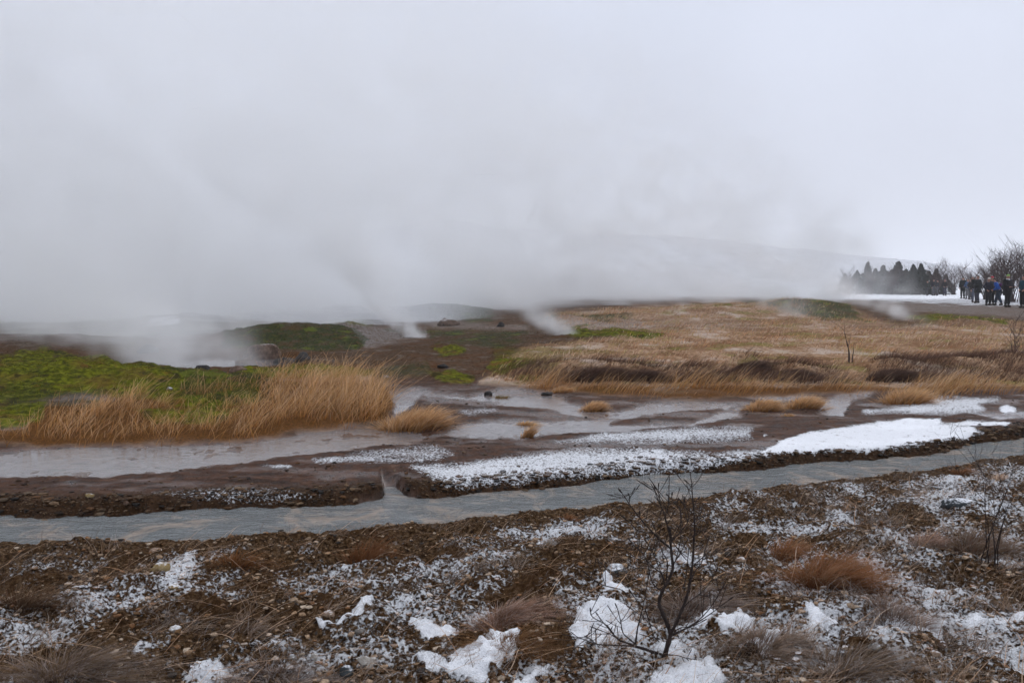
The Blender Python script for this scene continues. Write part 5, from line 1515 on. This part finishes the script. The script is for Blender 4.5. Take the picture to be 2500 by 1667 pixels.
# the great bank of steam across the plain
g = G('steam bank')
az = g.m('DIVIDE', g.x, g.m('MAXIMUM', g.y, 1.0))
n0 = g.noise(.33, (1, 2, 8), (1, .7, 1.1), 5, .62, 1.2)
n1 = g.noise(.055, (3, 1, 2), (1, 1, 1.5), 5, .58, .4)
n2 = g.noise(.16, (9, 4, 7), (1, .8, 1.3), 4, .6, .6)
yf = g.add(g.ss(az, -.10, .30, 33.0, 56.0), g.mul(g.sub(n1, .5), 26.0))
front = g.ss(g.sub(g.y, yf), -2.0, 12.0)
back = g.ss(g.y, 108.0, 92.0)
side = g.ss(g.add(az, g.mul(g.sub(n1, .5), .22)), .50, .26)
hs = g.ss(az, -.40, .30, 15.0, 3.2)
hfall = g.m('EXPONENT', g.mul(g.m('DIVIDE', g.z, hs), -1.0))
puff = g.ss(g.add(g.mul(n1, .55), g.mul(n2, .45)), .41, .56, .06, 1.7)
top = g.ss(g.z, 34.0, 24.0)
low = g.ss(g.z, 5.0, .5, 1.0, 2.2)
thick_ = g.ss(az, -.02, .22, 1.0, .55)
d = g.mul(front, back, side, hfall, puff, top, low, thick_)
bil = g.ss(n0, .46, .57)
PL = []
for (u_, y_, r_, H_, a_) in ((640, 33, 1.2, 3.4, 1.8), (300, 35, 1.8, 4, 1.6), (500, 38, 1.6, 4, 2.0), (800, 37, 1.2, 3.6, 2.2), (60, 32, 1.6, 3.6, 1.4), (900, 40, 1.8, 4, 1.6), (1060, 47, 1.6, 4, 1.6), (1250, 42, 1.5, 3.2, 2.0), (1420, 50, 2.0, 4.0, 2.6), (1560, 47, 1.6, 3.4, 2.4), (1660, 56, 2.2, 3.6, 2.2), (1800, 52, 1.8, 3.0, 2.6),
                             (1960, 50, 1.5, 2.6, 2.8), (2060, 56, 1.8, 2.6, 2.6), (2120, 47, 1.0, 2.0, 2.6), (1880, 62, 2.4, 3.2, 2.4)):
    h = g.m('MAXIMUM', g.sub(g.z, .5), 0.0)
    cx = g.add(g.add(g.mul(h, -1.15), (u_ - CX) / F * y_), g.mul(g.sub(n2, .5), g.mul(h, 1.6)))
    r = g.add(g.mul(h, .62), r_)
    ex = g.sub(g.x, cx); ey = g.sub(g.y, y_)
    q = g.m('DIVIDE', g.m('SQRT', g.add(g.mul(ex, ex), g.mul(ey, ey))), r)
    PL.append(g.mul(g.ss(q, 1.0, .1), g.m('EXPONENT', g.mul(h, -1.0 / (H_ * 1.4))), a_ * 3.6))
for q in PL: d = g.add(d, g.mul(q, bil))
g.build('steam', d, (-70, 28, -.5), (42, 104, 32), (.5, .6, .42), steam_material('steam_bank', (.99, .992, .994), .066, 0.0), 'tall bank of pale steam drifting across the whole plain')

# steam close to the vents
def plume(g, n, x0, y0, z0, r0, k, H, dx, dy=0.0, amp=1.0, wob=None):
    h = g.m('MAXIMUM', g.sub(g.z, z0), 0.0)
    cx = g.add(g.mul(h, dx), x0); 
    if wob is not None: cx = g.add(cx, g.mul(g.sub(wob, .5), g.mul(h, .9)))
    cy_ = g.add(g.mul(h, dy), y0)
    r = g.add(g.mul(h, k), r0)
    ex = g.sub(g.x, cx); ey = g.sub(g.y, cy_)
    dist = g.m('SQRT', g.add(g.mul(ex, ex), g.mul(ey, ey)))
    q = g.m('DIVIDE', dist, r)
    body = g.ss(q, 1.0, .15)
    fall = g.m('EXPONENT', g.mul(h, -1.0 / H))
    thin = g.m('DIVIDE', r0, r)
    base = g.ss(g.z, z0 - .25, z0 + .05)
    return g.mul(body, fall, thin, base, n, amp)
g = G('vent steam')
na = g.noise(.75, (2, 5, 1), (1, 1, .9), 5, .6, .9)
nb_ = g.noise(.28, (7, 5, 3), (1, 1, 1), 3, .5, .3)
pf = g.ss(na, .40, .62)
parts_ = [
    plume(g, pf, *at(470, 845, .05)[:2], .0, 1.5, .9, 1.6, -.9, .1, 1.2, nb_),          # pool
    plume(g, pf, *at(380, 832, .05)[:2], .0, 1.6, 1.2, 1.7, -1.2, .2, 1.0, nb_),
    plume(g, pf, *at(560, 835, .05)[:2], .0, .8, .9, 1.2, -1.6, .2, .6, nb_),
    plume(g, pf, -13.0, 25.0, .0, 4.2, 1.1, 2.4, -.6, .2, .95, nb_),
    plume(g, pf, -9.5, 31.0, .0, 3.6, 1.1, 2.2, -.5, .2, .75, nb_),
    plume(g, pf, *at(955, 779, .1)[:2], .10, .46, .40, 3.5, -.9, .0, 7.0, nb_),
    plume(g, pf, *at(1318, 783, .1)[:2], .12, .48, .60, 2.8, -1.4, .0, 4.5, nb_),
    plume(g, pf, *at(760, 754, .15)[:2], .15, .36, .6, 2.0, -.6, .0, 3.6, nb_),
    plume(g, pf, *at(2138, 748, .35)[:2], .35, .55, .75, 1.9, -2.4, .2, 4.0, nb_),
    plume(g, pf, 13.0, 35.5, .4, 1.2, 1.0, 1.3, -1.8, .3, .9, nb_),
]
tot = parts_[0]
for q in parts_[1:]: tot = g.add(tot, q)
g.build('steam', tot, (-22, 15.5, -.1), (19, 42, 7.5), (.16, .16, .13), steam_material('vent_steam', (.992, .993, .995), .95, 0.0), 'wisps of steam rising from the hot pools and small vents')
